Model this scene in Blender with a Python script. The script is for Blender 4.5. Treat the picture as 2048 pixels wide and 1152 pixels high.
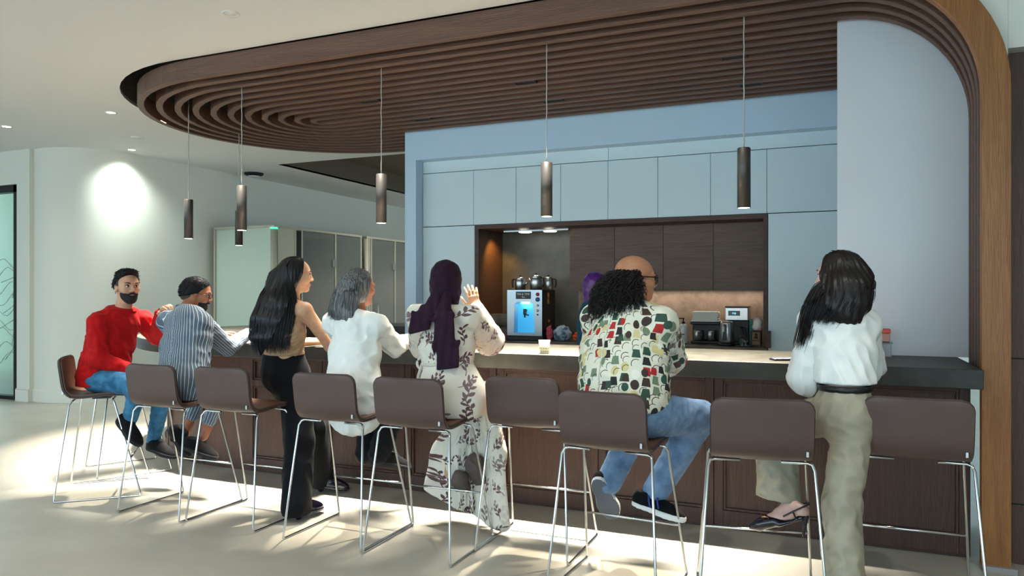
import bpy, bmesh, math, random
import numpy as np
from mathutils import Vector, Matrix
random.seed(7)
S = bpy.context.scene
for o in list(bpy.data.objects): bpy.data.objects.remove(o, do_unlink=True)
C = S.collection
PI = math.pi

# ---------------------------------------------------------------- camera
cam = bpy.data.objects.new('camera', bpy.data.cameras.new('camera')); C.objects.link(cam)
cam.location = (0, 0, 1.5); cam.rotation_euler = (PI/2, 0, math.radians(23.2))
cam.data.sensor_width = 36; cam.data.lens = 36*1479/2048; cam.data.shift_y = 10/2048
cam.data.clip_end = 100
S.camera = cam
# ---------------------------------------------------------------- view and daylight
S.view_settings.view_transform = 'Standard'; S.view_settings.look = 'None'
S.view_settings.gamma = 1; S.view_settings.use_curve_mapping = False
S.view_settings.exposure = 0.14
W = bpy.data.worlds.new('daylight'); S.world = W; W.use_nodes = True
bg = W.node_tree.nodes['Background']; bg.inputs[0].default_value = (0.60, 0.84, 1.0, 1); bg.inputs[1].default_value = 3.5

def lamp(name, kind, loc, power, color=(1, .86, .68), target=None, **kw):
    d = bpy.data.lights.new(name, kind); d.energy = power; d.color = color
    for k, v in kw.items(): setattr(d, k, v)
    o = bpy.data.objects.new(name, d); C.objects.link(o); o.location = loc
    if target is not None:
        o.rotation_euler = (Vector(target)-Vector(loc)).to_track_quat('-Z', 'Y').to_euler()
    return o
# daylight enters through the glazed fronts behind and left of the camera
p = lamp('window_daylight', 'AREA', (-4.5, -6.9, 1.75), 1, (1, 1, 1), (-4.5, 0, 1.75), shape='RECTANGLE', size=19, size_y=3.4); p.data.cycles.is_portal = True
p = lamp('window_daylight', 'AREA', (-13.9, -4, 1.75), 1, (1, 1, 1), (0, -4, 1.75), shape='RECTANGLE', size=5.8, size_y=3.4); p.data.cycles.is_portal = True
# the line of light between the canopy slats, above the front of the counter
lamp('canopy_strip', 'AREA', (-2.95, 4.805, 3.335), 350, (1, .93, .82), (-2.95, 4.805, 0), shape='RECTANGLE', size=4.5, size_y=.035, spread=math.radians(48))
for k in (3, 4):
    th = math.radians(108+36*k); c_, s_ = math.cos(th), math.sin(th)
    l = lamp('canopy_strip', 'AREA', (-4.97+1.645*c_, 6.45+1.645*s_, 3.335), 64, (1, .93, .82), None, shape='RECTANGLE', size=.9, size_y=.035, spread=math.radians(48))
    l.rotation_euler = (0, 0, th+PI/2)

# ---------------------------------------------------------------- helpers: colours, materials
def L(c):
    return tuple((x/255/12.92 if x/255 <= .04045 else ((x/255+.055)/1.055)**2.4) for x in c)+(1,)
class G_:
    """tiny node expression builder"""
    def __init__(s, m): s.t = m.node_tree; s.n = s.t.nodes
    def node(s, ty, **kw):
        n = s.n.new(ty)
        for k, v in kw.items(): setattr(n, k, v)
        return n
    def put(s, sock, v):
        if isinstance(v, bpy.types.NodeSocket): s.t.links.new(v, sock)
        else: sock.default_value = v
    def m(s, op, a, b=0.0, c=None):
        n = s.node('ShaderNodeMath', operation=op); s.put(n.inputs[0], a); s.put(n.inputs[1], b)
        if c is not None: s.put(n.inputs[2], c)
        return n.outputs[0]
    def mix(s, f, a, b):
        n = s.node('ShaderNodeMix', data_type='RGBA'); s.put(n.inputs[0], f); s.put(n.inputs[6], a); s.put(n.inputs[7], b); return n.outputs[2]
    def coord(s, which='Object', scale=(1, 1, 1)):
        t = s.node('ShaderNodeTexCoord'); mp = s.node('ShaderNodeMapping'); mp.inputs['Scale'].default_value = scale
        s.t.links.new(t.outputs[which], mp.inputs[0]); return mp.outputs[0]
    def noise(s, v, scale, detail=3, rough=.5, dist=0):
        n = s.node('ShaderNodeTexNoise'); s.put(n.inputs['Vector'], v); n.inputs['Scale'].default_value = scale
        n.inputs['Detail'].default_value = detail; n.inputs['Roughness'].default_value = rough; n.inputs['Distortion'].default_value = dist
        return n.outputs[0]
    def ramp(s, f, stops, const=False):
        n = s.node('ShaderNodeValToRGB'); s.put(n.inputs[0], f); e = n.color_ramp.elements
        if const: n.color_ramp.interpolation = 'CONSTANT'
        while len(e) < len(stops): e.new(.5)
        for el, (p_, c_) in zip(e, stops): el.position = p_; el.color = c_
        return n.outputs[0]
    def pat(s):
        a = s.node('ShaderNodeAttribute', attribute_name='pat'); x = s.node('ShaderNodeSeparateXYZ'); s.t.links.new(a.outputs['Vector'], x.inputs[0])
        return x.outputs[0], x.outputs[1], x.outputs[2]
    def vec(s, x, y, z=0.0):
        n = s.node('ShaderNodeCombineXYZ'); s.put(n.inputs[0], x); s.put(n.inputs[1], y); s.put(n.inputs[2], z); return n.outputs[0]
    def rnd(s, v):
        n = s.node('ShaderNodeTexWhiteNoise', noise_dimensions='3D'); s.put(n.inputs['Vector'], v); return n.outputs[0]
def mat(name, col=(200, 200, 200), rough=.6, metal=0, spec=None, fn=None, bump=None, emit=None, trans=0, ior=1.45, alpha=1, coat=0, sheen=0):
    m = bpy.data.materials.new(name); m.use_nodes = True; g = G_(m); b = g.n['Principled BSDF']
    b.inputs['Base Color'].default_value = L(col); b.inputs['Roughness'].default_value = rough; b.inputs['Metallic'].default_value = metal
    if spec is not None: b.inputs['Specular IOR Level'].default_value = spec
    if trans: b.inputs['Transmission Weight'].default_value = trans; b.inputs['IOR'].default_value = ior
    if coat: b.inputs['Coat Weight'].default_value = coat; b.inputs['Coat Roughness'].default_value = .12
    if sheen: b.inputs['Sheen Weight'].default_value = sheen
    b.inputs['Alpha'].default_value = alpha
    if emit: b.inputs['Emission Color'].default_value = L(emit[0]); b.inputs['Emission Strength'].default_value = emit[1]
    if fn: g.put(b.inputs['Base Color'], fn(g))
    if bump:
        h = bump(g) if callable(bump) else g.noise(g.coord('Object'), bump[0], bump[2] if len(bump) > 2 else 3)
        n = g.node('ShaderNodeBump'); n.inputs['Strength'].default_value = 1 if callable(bump) else bump[1]
        n.inputs['Distance'].default_value = .01 if not callable(bump) else .004
        g.put(n.inputs['Height'], h); g.t.links.new(n.outputs[0], b.inputs['Normal'])
    return m
def two(c1, c2, scale, vs=(1, 1, 1), detail=4, lo=.35, hi=.65, dist=0):
    return lambda g: g.ramp(g.noise(g.coord('Object', vs), scale, detail, .6, dist), [(lo, L(c1)), (hi, L(c2))])
def wood(name, c1, c2, axis='z', rough=.45, scale=6, coat=0):
    vs = {'x': (.06, 1, 1), 'y': (1, .06, 1), 'z': (1, 1, .06)}[axis]
    return mat(name, fn=lambda g: g.mix(g.m('MULTIPLY', g.noise(g.coord('Object', tuple(v*7 for v in vs)), 22, 2, .7), .55),
               g.ramp(g.noise(g.coord('Object', vs), scale*4, 5, .65, .6), [(.3, L(c1)), (.7, L(c2))]), L(tuple(x*.62 for x in c1))), rough=rough, coat=coat,
               bump=lambda g: g.noise(g.coord('Object', tuple(v*6 for v in vs)), 30, 2))
M = {}
M['floor'] = mat('polished_floor', rough=.34, spec=.35, fn=two((168, 164, 152), (182, 178, 165), 1.6, (1, 1.4, 1), 6, .3, .7))
M['ceil'] = mat('ceiling_paint', (230, 229, 225), .85)
M['white'] = mat('white_paint', (218, 216, 204), .8)
M['bluewall'] = mat('cool_white_paint', (182, 208, 228), .7)
M['panelw'] = mat('smooth_white_panel', (212, 214, 218), .42, spec=.4)
M['cab'] = mat('pale_blue_laminate', (196, 216, 222), .45)
M['gap'] = mat('dark_gap', (22, 24, 25), .9)
M['slat'] = wood('canopy_oak', (92, 62, 47), (116, 84, 64), 'x', .5)
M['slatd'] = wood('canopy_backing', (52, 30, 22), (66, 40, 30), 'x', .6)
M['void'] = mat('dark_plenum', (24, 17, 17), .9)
M['post'] = wood('oak_warm_lit', (138, 84, 34), (172, 114, 52), 'z', .42)  # same oak as the slats, with warm light put into its colour
M['walnut'] = wood('counter_veneer', (62, 36, 23), (84, 50, 31), 'z', .5)
M['walnutr'] = wood('counter_frame_veneer', (58, 33, 21), (78, 45, 28), 'z', .5)
M['darkwood'] = wood('niche_wood', (88, 70, 60), (116, 96, 82), 'x', .55, 9)
M['framew'] = wood('niche_frame', (62, 42, 34), (82, 58, 46), 'x', .5)
M['wallwood'] = wood('wall_veneer', (82, 54, 42), (100, 68, 54), 'z', .5)
M['stone'] = mat('counter_stone', rough=.45, spec=.3, fn=two((42, 42, 37), (58, 57, 50), 9, (1, 1, 1), 8), bump=(60, .05))
M['splash'] = mat('splashback_stone', rough=.5, fn=two((128, 104, 84), (168, 142, 118), 7, (1, 1, 1), 9, .3, .7, 1.2))
M['black'] = mat('black_plastic', (14, 14, 16), .4)
M['blackm'] = mat('matt_black', (16, 16, 17), .75)
M['chrome'] = mat('chrome', (215, 218, 220), .12, 1)
M['steel'] = mat('brushed_steel', (190, 190, 188), .28, 1)
M['pend'] = mat('pendant_bronze', (66, 64, 61), .42, .35)
M['lamp_on'] = mat('lamp_diffuser', (255, 250, 235), .5, emit=((255, 244, 220), 14))
M['leather'] = mat('brown_leather', rough=.48, fn=two((80, 60, 53), (88, 66, 59), 3), bump=(260, .12))
M['leatherin'] = mat('tan_leather', rough=.42, fn=two((92, 58, 40), (108, 70, 48), 4), bump=(260, .1))
M['piping'] = mat('leather_piping', (58, 42, 37), .5)
M['glass'] = mat('clear_glass', (238, 248, 244), .02, trans=1, ior=1.45)
M['tint'] = mat('pod_glass', (170, 176, 170), .06, trans=.72, ior=1.1)
M['frost'] = mat('frosted_film', (190, 204, 190), .5, trans=.4, ior=1.1)
M['podside'] = mat('pod_panel', (186, 200, 186), .5)
M['podframe'] = mat('pod_frame', (176, 172, 152), .45)
M['grey'] = mat('dark_grey_panel', (150, 142, 138), .7)

# ---------------------------------------------------------------- helpers: meshes
def link(o, parent=None):
    C.objects.link(o)
    if parent is not None:
        o.parent = parent; o.matrix_parent_inverse = Matrix.Identity(4)
        o.location = o.location-parent.location if False else o.location
    return o
class MB:
    def __init__(s): s.v = []; s.f = []; s.mi = []; s.cur = 0; s.sm = []; s.smooth = False
    def addv(s, vs): b = len(s.v); s.v += [tuple(v) for v in vs]; return b
    def face(s, f): s.f.append(tuple(f)); s.mi.append(s.cur); s.sm.append(s.smooth)
    def box(s, a, b, rot=None, piv=None):
        (x0, y0, z0), (x1, y1, z1) = a, b
        vs = [Vector(q) for q in [(x0, y0, z0), (x1, y0, z0), (x1, y1, z0), (x0, y1, z0), (x0, y0, z1), (x1, y0, z1), (x1, y1, z1), (x0, y1, z1)]]
        if rot is not None:
            p_ = Vector(piv) if piv is not None else sum(vs, Vector())/8
            vs = [rot @ (v-p_)+p_ for v in vs]
        k = s.addv(vs)
        for q in [(0, 3, 2, 1), (4, 5, 6, 7), (0, 1, 5, 4), (1, 2, 6, 5), (2, 3, 7, 6), (3, 0, 4, 7)]: s.face([k+i for i in q])
        return s
    def prism(s, pts, d, smooth=False):
        """extrude a polygon (3d points) by the vector d"""
        n = len(pts); k = s.addv(pts); k2 = s.addv([Vector(p_)+Vector(d) for p_ in pts])
        s.face(range(k, k+n)); s.face(reversed(range(k2, k2+n)))
        sm = s.smooth; s.smooth = smooth
        for i in range(n): s.face((k+i, k2+i, k2+(i+1) % n, k+(i+1) % n))
        s.smooth = sm; return s
    def tube(s, pts, r, n=8, close=False, cap=True):
        P = [Vector(p_) for p_ in pts]; rs = r if isinstance(r, (list, tuple)) else [r]*len(P); rings = []
        up = None
        for i, p_ in enumerate(P):
            a = P[i-1] if (i > 0 or close) else P[i]; b = P[(i+1) % len(P)] if (i < len(P)-1 or close) else P[i]
            t = (b-a).normalized()
            if up is None: up = Vector((0, 0, 1)) if abs(t.z) < .9 else Vector((1, 0, 0))
            x = (up-t*up.dot(t)).normalized(); y = t.cross(x); up = x
            rings.append(s.addv([p_+(x*math.cos(2*PI*j/n)+y*math.sin(2*PI*j/n))*rs[i] for j in range(n)]))
        sm = s.smooth; s.smooth = True
        for i in range(len(P)-(0 if close else 1)):
            a, b = rings[i], rings[(i+1) % len(P)]
            for j in range(n): s.face((a+j, a+(j+1) % n, b+(j+1) % n, b+j))
        s.smooth = sm
        if cap and not close: s.face(reversed(range(rings[0], rings[0]+n))); s.face(range(rings[-1], rings[-1]+n))
        return s
    def lathe(s, prof, c=(0, 0, 0), n=28, smooth=True, cap=True):
        rings = [s.addv([(c[0]+r*math.cos(2*PI*j/n), c[1]+r*math.sin(2*PI*j/n), c[2]+z) for j in range(n)]) for r, z in prof]
        sm = s.smooth; s.smooth = smooth
        for a, b in zip(rings, rings[1:]):
            for j in range(n): s.face((a+j, a+(j+1) % n, b+(j+1) % n, b+j))
        s.smooth = False
        if cap and prof[0][0] > 1e-3: s.face(reversed(range(rings[0], rings[0]+n)))
        if cap and prof[-1][0] > 1e-3: s.face(range(rings[-1], rings[-1]+n))
        s.smooth = sm; return s
    def strip(s, rows, closed=False, smooth=True):
        """rows of points of equal length joined by quads"""
        ks = [s.addv(r) for r in rows]; n = len(rows[0]); sm = s.smooth; s.smooth = smooth
        for a, b in zip(ks, ks[1:]):
            for j in range(n if closed else n-1): s.face((a+j, a+(j+1) % n, b+(j+1) % n, b+j))
        s.smooth = sm; return s
    def obj(s, name, m, parent=None, loc=(0, 0, 0), bevel=0, seg=2, fix=True):
        me = bpy.data.meshes.new(name); me.from_pydata(s.v, [], s.f)
        ms = m if isinstance(m, (list, tuple)) else [m]
        for q in ms: me.materials.append(M[q] if isinstance(q, str) else q)
        me.polygons.foreach_set('material_index', s.mi); me.polygons.foreach_set('use_smooth', s.sm)
        if fix:
            bm = bmesh.new(); bm.from_mesh(me); bmesh.ops.recalc_face_normals(bm, faces=bm.faces); bm.to_mesh(me); bm.free()
        me.update()
        o = bpy.data.objects.new(name, me); link(o, parent); o.location = loc
        if bevel:
            b = o.modifiers.new('bevel', 'BEVEL'); b.width = bevel; b.segments = seg; b.limit_method = 'ANGLE'; b.angle_limit = .7
        return o
def tag(o, label=None, cat=None, group=None, kind=None):
    if label: o['label'] = label
    if cat: o['category'] = cat
    if group: o['group'] = group
    if kind: o['kind'] = kind
    return o
def struct(o): o['kind'] = 'structure'; return o
def thing(name, label, cat, loc=(0, 0, 0), rz=0, group=None):
    o = bpy.data.objects.new(name, None); C.objects.link(o); o.location = loc; o.rotation_euler = (0, 0, rz); o.empty_display_size = .1
    return tag(o, label, cat, group)
def dup(root, loc, rz=0, label=None):
    r = root.copy(); C.objects.link(r); r.location = loc; r.rotation_euler = (0, 0, rz)
    if label: r['label'] = label
    def rec(a, b):
        for ch in list(a.children):
            c = ch.copy(); C.objects.link(c); c.parent = b; rec(ch, c)
    rec(root, r); return r
def text(name, s, m, parent, loc, size, rot=(PI/2, 0, 0), align='CENTER', ext=.0006):
    cu = bpy.data.curves.new(name, 'FONT'); cu.body = s; cu.size = size; cu.align_x = align; cu.align_y = 'CENTER'; cu.extrude = ext
    cu.materials.append(M[m])
    t_ = bpy.data.objects.new('t', cu); C.objects.link(t_)
    me = bpy.data.meshes.new_from_object(t_.evaluated_get(bpy.context.evaluated_depsgraph_get())); bpy.data.objects.remove(t_); me.name = name
    o = bpy.data.objects.new(name, me); link(o, parent); o.location = loc; o.rotation_euler = rot
    return o
# ================================================================ THE SETTING
MB().box((-16, -7, -.1), (6, 16, 0)).obj('floor', 'floor'); struct(bpy.data.objects['floor'])
CZ = 3.49
def race(u1, u0, nf, R, n=28, back=None):
    """front straight (from u1), round left end, back straight"""
    nc = nf+R; pts = [(u1, nf)]
    for i in range(n+1):
        th = -PI/2-PI*i/n; pts.append((u0+R*math.cos(th), nc+R*math.sin(th)))
    pts.append((u1 if back is None else back, nf+2*R)); return pts
def filled(name, loops, z, h, m):
    cu = bpy.data.curves.new(name, 'CURVE'); cu.dimensions = '2D'; cu.fill_mode = 'BOTH'; cu.extrude = h/2
    for lp in loops:
        sp = cu.splines.new('POLY'); sp.points.add(len(lp)-1); sp.use_cyclic_u = True
        for p_, q in zip(sp.points, lp): p_.co = (q[0], q[1], 0, 1)
    t = bpy.data.objects.new('t', cu); C.objects.link(t)
    me = bpy.data.meshes.new_from_object(t.evaluated_get(bpy.context.evaluated_depsgraph_get())); bpy.data.objects.remove(t)
    me.materials.append(M[m]); me.name = name; o = bpy.data.objects.new(name, me); C.objects.link(o); o.location = (0, 0, z+h/2); return o
hole = race(.93, -5.15, 4.675, 1.86)
rec = [(-7.85, 9.1), (-3.2, 9.1), (-3.2, 14.4), (-7.85, 14.4)]
struct(filled('ceiling', [[(-16, -7), (6, -7), (6, 16), (-16, 16)], hole, rec], CZ, .03, 'ceil'))
# raised dark bay in the ceiling, and the dark void above the canopy
b = MB()
b.prism([(x, y, 3.84) for x, y in rec], (0, 0, .03))
for (a, c) in zip(rec, rec[1:]+rec[:1]): b.strip([[(a[0], a[1], CZ), (c[0], c[1], CZ)], [(a[0], a[1], 3.84), (c[0], c[1], 3.84)]], smooth=False)
M['bay'] = mat('dark_bay_paint', (100, 88, 70), .8)
struct(b.obj('ceiling_bay', 'bay'))
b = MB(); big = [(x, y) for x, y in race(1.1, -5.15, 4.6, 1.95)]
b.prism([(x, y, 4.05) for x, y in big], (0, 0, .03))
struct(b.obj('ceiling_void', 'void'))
b = MB(); M['holeside'] = mat('olive_edge', (70, 66, 52), .7)
b.strip([[(x, y, CZ) for x, y in hole+[hole[0]]], [(x, y, 4.06) for x, y in hole+[hole[0]]]], smooth=False)
struct(b.obj('ceiling_edge', 'holeside'))
# left: flat wall with a glazed door, round column, long wall
struct(MB().box((-10.40, 6.75, 0), (-10.13, 7.5, CZ)).box((-15, 6.75, 3.02), (-10.40, 6.95, CZ)).obj('wall_left_front', 'white'))
def curved(R):  # round column running on into the long left wall
    pts = [(-9.93+R*math.cos(t), 7.56+R*math.sin(t)) for t in [math.radians(-190+190*i/60) for i in range(61)]]
    return pts+[(-9.93+R, 7.56+8.44*((i+1)/24)**1.5) for i in range(24)]
b = MB(); b.strip([[(x, y, 0), (x, y, CZ)] for x, y in curved(.775)]); struct(b.obj('wall_left', 'white', fix=False))
b = MB(); b.strip([[(x, y, 0), (x, y, .16)] for x, y in curved(.79)]); b.strip([[(x, y, .16), (p_, q, .172)] for (x, y), (p_, q) in zip(curved(.79), curved(.776))], smooth=False); struct(b.obj('baseboard_column', 'white', fix=False))
struct(MB().box((-9.3, 15.2, 0), (6, 15.4, CZ)).obj('wall_back', 'white'))
struct(MB().box((-10.40, 6.728, 0), (-10.13, 6.75, .16)).box((-10.40, 6.735, .165), (-10.13, 6.75, .175)).obj('baseboard_left', 'white'))
# glazed door at the far left
d = thing('door_1', None, None, (-10.9, 6.85, 0)); struct(d)
MB().box((.37, -.06, 0), (.5, .06, 3.02)).box((-3.4, -.06, 2.92), (.5, .06, 3.02)).box((-.62, -.06, 0), (-.56, .06, 2.92)).box((-3.4, -.06, 0), (.37, .06, .05)).obj('door_frame', 'black', d)
MB().box((-3.4, -.012, .05), (.37, .012, 2.92)).obj('pane', 'glass', d)
b = MB()
for k in range(9):
    y = .5+.17*k; r_ = random.uniform(.05, .16)
    b.tube([(-.55+.9*t, -.014, y+.09*math.sin(t*9+k)+r_*t) for t in [i/14 for i in range(15)]], .006, 5)
for k in range(6): b.tube([(.12+.16*math.sin(k*2), -.014, .55+.22*k), (.3, -.014, .72+.2*k)], .006, 5)
b.obj('film_pattern', 'frost', d)
M['room'] = mat('room_beyond', (176, 190, 168), .8)
struct(MB().box((-15, 9.2, 0), (-10.4, 9.3, CZ)).box((-10.72, 7.0, 0), (-10.6, 9.3, CZ)).obj('wall_beyond', 'room'))
# right: wood wall, white bulkhead above, plinth of the arch
struct(MB().box((.90, 4.86, 0), (6, 4.98, 2.83)).obj('wall_right_wood', 'wallwood'))
b = MB().box((.93, 4.855, 1.135), (6, 4.862, 1.141)).box((.93, 4.855, .33), (6, 4.862, .336)).box((1.02, 4.855, .33), (1.026, 4.862, 2.83)); struct(b.obj('trim_1', 'gap'))
struct(MB().box((.895, 4.755, 2.83), (6, 4.99, CZ)).obj('wall_right', 'white'))
struct(MB().box((-15.2, -1.2, 0), (-15, 6.8, CZ)).obj('wall_daylight_stop', 'white'))  # unseen wall, added to narrow the daylight opening on the left
struct(MB().box((5.8, -7, 0), (6, 4.9, CZ)).obj('wall_side', 'white'))
# kitchen wall with its wide opening
WN = 7.3
b = MB().box((-4.462, WN, 0), (-4.317, WN+.9, 3.48)).box((-4.317, WN, 3.01), (.4, WN+.9, 3.48)).box((.33, 5.57, 0), (.45, WN+.9, 3.48))
struct(b.obj('wall_kitchen', 'bluewall'))
struct(MB().box((-4.317, 8.16, 0), (.4, 8.3, 3.2)).obj('wall_niche', 'white'))
b = MB()  # curved white infill of the arch, standing on the counter
zc, r_ = 2.62, .74; pts = [(.052, 5.46, 1.0905), (.835, 5.46, 1.0905)]
for i in range(15):
    th = PI/2*i/14; pts.append((.835-r_+r_*math.cos(th), 5.46, zc+r_*math.sin(th)))
pts.append((.052, 5.46, zc+r_))
b.prism(pts, (0, .1, 0)); struct(b.obj('wall_arch', 'panelw'))
# ================================================================ CANOPY
can = thing('slatted_canopy', 'brown oak slatted ceiling canopy with a rounded left end and an arch at the right', 'ceiling canopy', (0, 0, 0))
ZR = 3.32; NF = 4.69; PIT = .164; U0 = -4.97; NC = 6.45; AR = .73
def rib(k):
    n0 = NF+PIT*k+.03; R = NC-n0; w = .06; h = .165 if k == 0 else .15
    ui = .761+.07*PIT*k; ro = AR
    P = []  # (point, height dir, side dir, h)
    if k <= 4:
        hv = .137 if k == 0 else .12
        for z in [0.02 if k == 0 else 1.0]+[1.3, 1.7, 2.1, ZR-ro-.02]: P.append(((ui, n0, z), (1, 0, 0), (0, -1, 0), hv))
        for i in range(17):
            th = PI/2*i/16; P.append(((ui-ro+ro*math.cos(th), n0, ZR-ro+ro*math.sin(th)), (math.cos(th), 0, math.sin(th)), (0, -1, 0), hv+(h-hv)*i/16))
    else: P.append(((.2, n0, ZR), (0, 0, 1), (0, -1, 0), h))
    for t in range(1, 9): P.append(((-.02+(U0+.02)*t/8, n0, ZR), (0, 0, 1), (0, -1, 0), h))
    m = max(10, int(30*R/1.76))
    for i in range(1, m+1):
        th = -PI/2-PI*i/m; P.append(((U0+R*math.cos(th), NC+R*math.sin(th), ZR), (0, 0, 1), (math.cos(th), math.sin(th), 0), h))
    P.append(((.5, NC+R, ZR), (0, 0, 1), (0, 1, 0), h))
    rows = []
    for p_, hd, sd, hh in P:
        p_, hd, sd = Vector(p_), Vector(hd), Vector(sd)
        rows.append([p_+sd*w/2, p_-sd*w/2, p_-sd*w/2+hd*hh, p_+sd*w/2+hd*hh])
    b = MB(); b.strip(rows, closed=True, smooth=False); b.face([0, 1, 2, 3]); q = len(b.v)-4; b.face([q+3, q+2, q+1, q])
    # the outer board's arch takes the post colour, which has warm light painted in
    if k == 0:
        for i, f in enumerate(b.f):
            c = sum((Vector(b.v[j]) for j in f), Vector())/len(f)
            if c.x > .02: b.mi[i] = 1
    return b
for k in range(11):
    o = rib(k).obj('slat', ['slat', 'post'] if k == 0 else 'slat', can, bevel=.004)
    if k == 0: o['label'] = 'wide outer board, oak coloured as warmly lit where it comes down as the post'
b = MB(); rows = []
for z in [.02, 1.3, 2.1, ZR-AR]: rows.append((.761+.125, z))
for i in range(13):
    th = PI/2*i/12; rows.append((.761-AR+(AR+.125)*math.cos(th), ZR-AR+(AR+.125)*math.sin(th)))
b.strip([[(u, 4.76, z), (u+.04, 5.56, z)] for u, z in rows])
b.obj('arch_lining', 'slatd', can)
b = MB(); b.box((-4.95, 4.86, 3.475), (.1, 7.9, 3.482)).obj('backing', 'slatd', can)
MB().box((.765, 4.66, 0), (.92, 4.78, .03)).obj('plinth', 'grey', can)
# square recessed lights between the slats
for lab, u, n_ in [('front small square recessed light beside the rightmost pendant cord', -.68, 5.95), ('rear small square recessed light behind the rightmost pendant cord', -.63, 6.786),
                   ('front small square recessed light left of the pendant cord over the tea machine', -2.43, 5.95), ('rear small square recessed light right of the pendant cord over the tea machine', -2.42, 6.622),
                   ('small square recessed light in the slats above the left end of the pale header wall', -3.94, 6.786), ('small square recessed light behind the cord of the pendant left of the header wall', -4.03, 5.95)]:
    t = thing('recessed_light', lab, 'ceiling light', (u, n_, ZR+.004), 0, 'recessed lights in the slatted canopy')
    MB().box((-.10, -.05, 0), (.10, -.038, .01)).box((-.10, .038, 0), (.10, .05, .01)).box((-.10, -.038, 0), (-.088, .038, .01)).box((.088, -.038, 0), (.10, .038, .01)).obj('bezel', 'slatd', t)
    MB().box((-.088, -.038, .006), (.088, .038, .01)).obj('lens', 'blackm', t)
    MB().box((-.1, -.042, .01), (.1, .042, .14)).obj('housing', 'blackm', t)
# ================================================================ PENDANTS
def pendant(label, u, n_, zb, h=.4, r_=.043, zt=3.474, power=400):
    t = thing('pendant_lamp', label, 'pendant lamp', (u, n_, zb), 0, 'bronze cylinder pendants over the counter')
    b = MB(); b.smooth = True; b.lathe([(r_*.86, .004), (r_, .0), (r_, h-.004), (r_-.004, h), (.006, h+.002)], n=32); b.obj('cylinder_shade', 'pend', t)
    MB().lathe([(0.0005, .001), (r_*.86, .001), (r_*.86, .006), (.0005, .006)], n=32).obj('diffuser', 'lamp_on', t)
    k = 24; b = MB(); b.tube([(.0016*math.sin(i*1.7+u), .0016*math.cos(i*1.3), h+(zt-zb-h)*i/k) for i in range(k+1)], .0042, 6); b.obj('cord', 'cord', t)
    if power:
        l = lamp('pendant_bulb', 'SPOT', (u, n_, zb-.015), power, (1, .87, .68), (u, n_, 0), spot_size=math.radians(86), spot_blend=.3, shadow_soft_size=.02)
        l.parent = t; l.location = (0, 0, -.015)
    return t
M['cord'] = mat('clear_cord', (180, 178, 170), .35)
pendant('rightmost bronze pendant lamp, in front of the tall right cabinet', -.52, 5.13, 2.065)
pendant('bronze pendant lamp hanging above the tea machine', -1.92, 5.13, 2.065)
pendant('bronze pendant lamp hanging just left of the pale header wall', -3.36, 5.13, 2.07)
pendant('bronze pendant lamp hanging above the long black hair of the standing woman', -4.83, 5.13, 2.06)
pendant('leftmost bronze pendant lamp, hanging before the round white column', -6.017, 5.646, 2.055, power=150)
pendant('bronze pendant lamp half hidden behind a nearer one, above the left end of the counter', -6.279, 6.624, 2.05, power=150)
pendant('short dark pendant lamp in the raised dark ceiling bay', -5.9, 9.9, 2.98, .18, .06, 3.84, 0)
# ================================================================ CEILING FITTINGS
def spot(label, u, n_, on, tgt=None, power=60, col=(1, .9, .74)):
    t = thing('downlight', label, 'ceiling light', (u, n_, CZ), 0, 'downlights in the white ceiling')
    MB().lathe([(.045, 0), (.046, -.004), (.06, -.006), (.062, 0)], n=24, cap=False).obj('trim_ring', 'ceil', t)
    MB().lathe([(.0005, -.002), (.046, -.002), (.046, .02), (.0005, .02)], n=24).obj('lens', 'lamp_on' if on else 'ceil', t)
    if on:
        l = lamp('downlight_bulb', 'SPOT', (0, 0, 0), power, col, None, spot_size=math.radians(130), spot_blend=1, shadow_soft_size=.10)
        l.parent = t; l.location = (0, 0, -.03)
        if tgt: l.rotation_euler = (Vector(tgt)-Vector((u, n_, CZ-.03))).to_track_quat('-Z', 'Y').to_euler()
    return t
spot('lit downlight in the white ceiling at the left edge, above the glazed door', -9.035, 5.744, True, None, 45, (.95, 1, .88))
spot('lit downlight in the white ceiling just left of the canopy tip', -7.275, 5.752, True, None, 45, (1, .95, .86))
spot('lit downlight close to the round white column, washing it with light', -8.90, 7.36, True, (-9.14, 7.40, 0), 190, (.86, 1, .95))
spot('unlit downlight in the white ceiling in front of the canopy', -3.915, 4.05, False)
# unseen spots without fittings, added to even out the hall light
for u, n_ in [(-7.3, 2.2), (-3.9, 1.6), (-.6, 2.3), (1.6, 2.6), (-6.4, 11.4), (-6.4, 13.4), (-5.4, 1.4), (-9.6, 3.2), (-2.2, .6), (-4.4, -.8), (-7, 0)]:
    lamp('hall_fill_spot', 'SPOT', (u, n_, 3.8 if n_ > 9 else 3.46), 170 if n_ > 9 else (110 if u < -7 else 84), (1, .97, .91), (u, n_, 0), spot_size=math.radians(140), spot_blend=1, shadow_soft_size=.05)
t = thing('sprinkler_cover', 'small white sprinkler cover on the ceiling left of the canopy', 'sprinkler', (-8.107, 6.789, CZ))
MB().lathe([(.0005, -.014), (.075, -.012), (.08, -.006), (.08, 0)], n=24).obj('cover', 'ceil', t)
t = thing('ceiling_detector', 'flat black round detector on the white ceiling above the meeting pods', 'detector', (-8.78, 9.6, CZ))
MB().lathe([(.0005, -.05), (.10, -.05), (.145, -.03), (.155, -.012), (.155, 0)], n=32).obj('housing', 'blackm', t)
MB().lathe([(.0005, -.066), (.06, -.064), (.1, -.05)], n=32).obj('lower_rim', 'white', t)
pts = [(.894, 4.755, CZ), (.031, 4.755, CZ)]+[(.031+.86*math.cos(t), 4.755, 2.59+.86*math.sin(t)) for t in [PI/2*(1-i/14) for i in range(15)]]+[(.894, 4.755, 2.59)]
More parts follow.
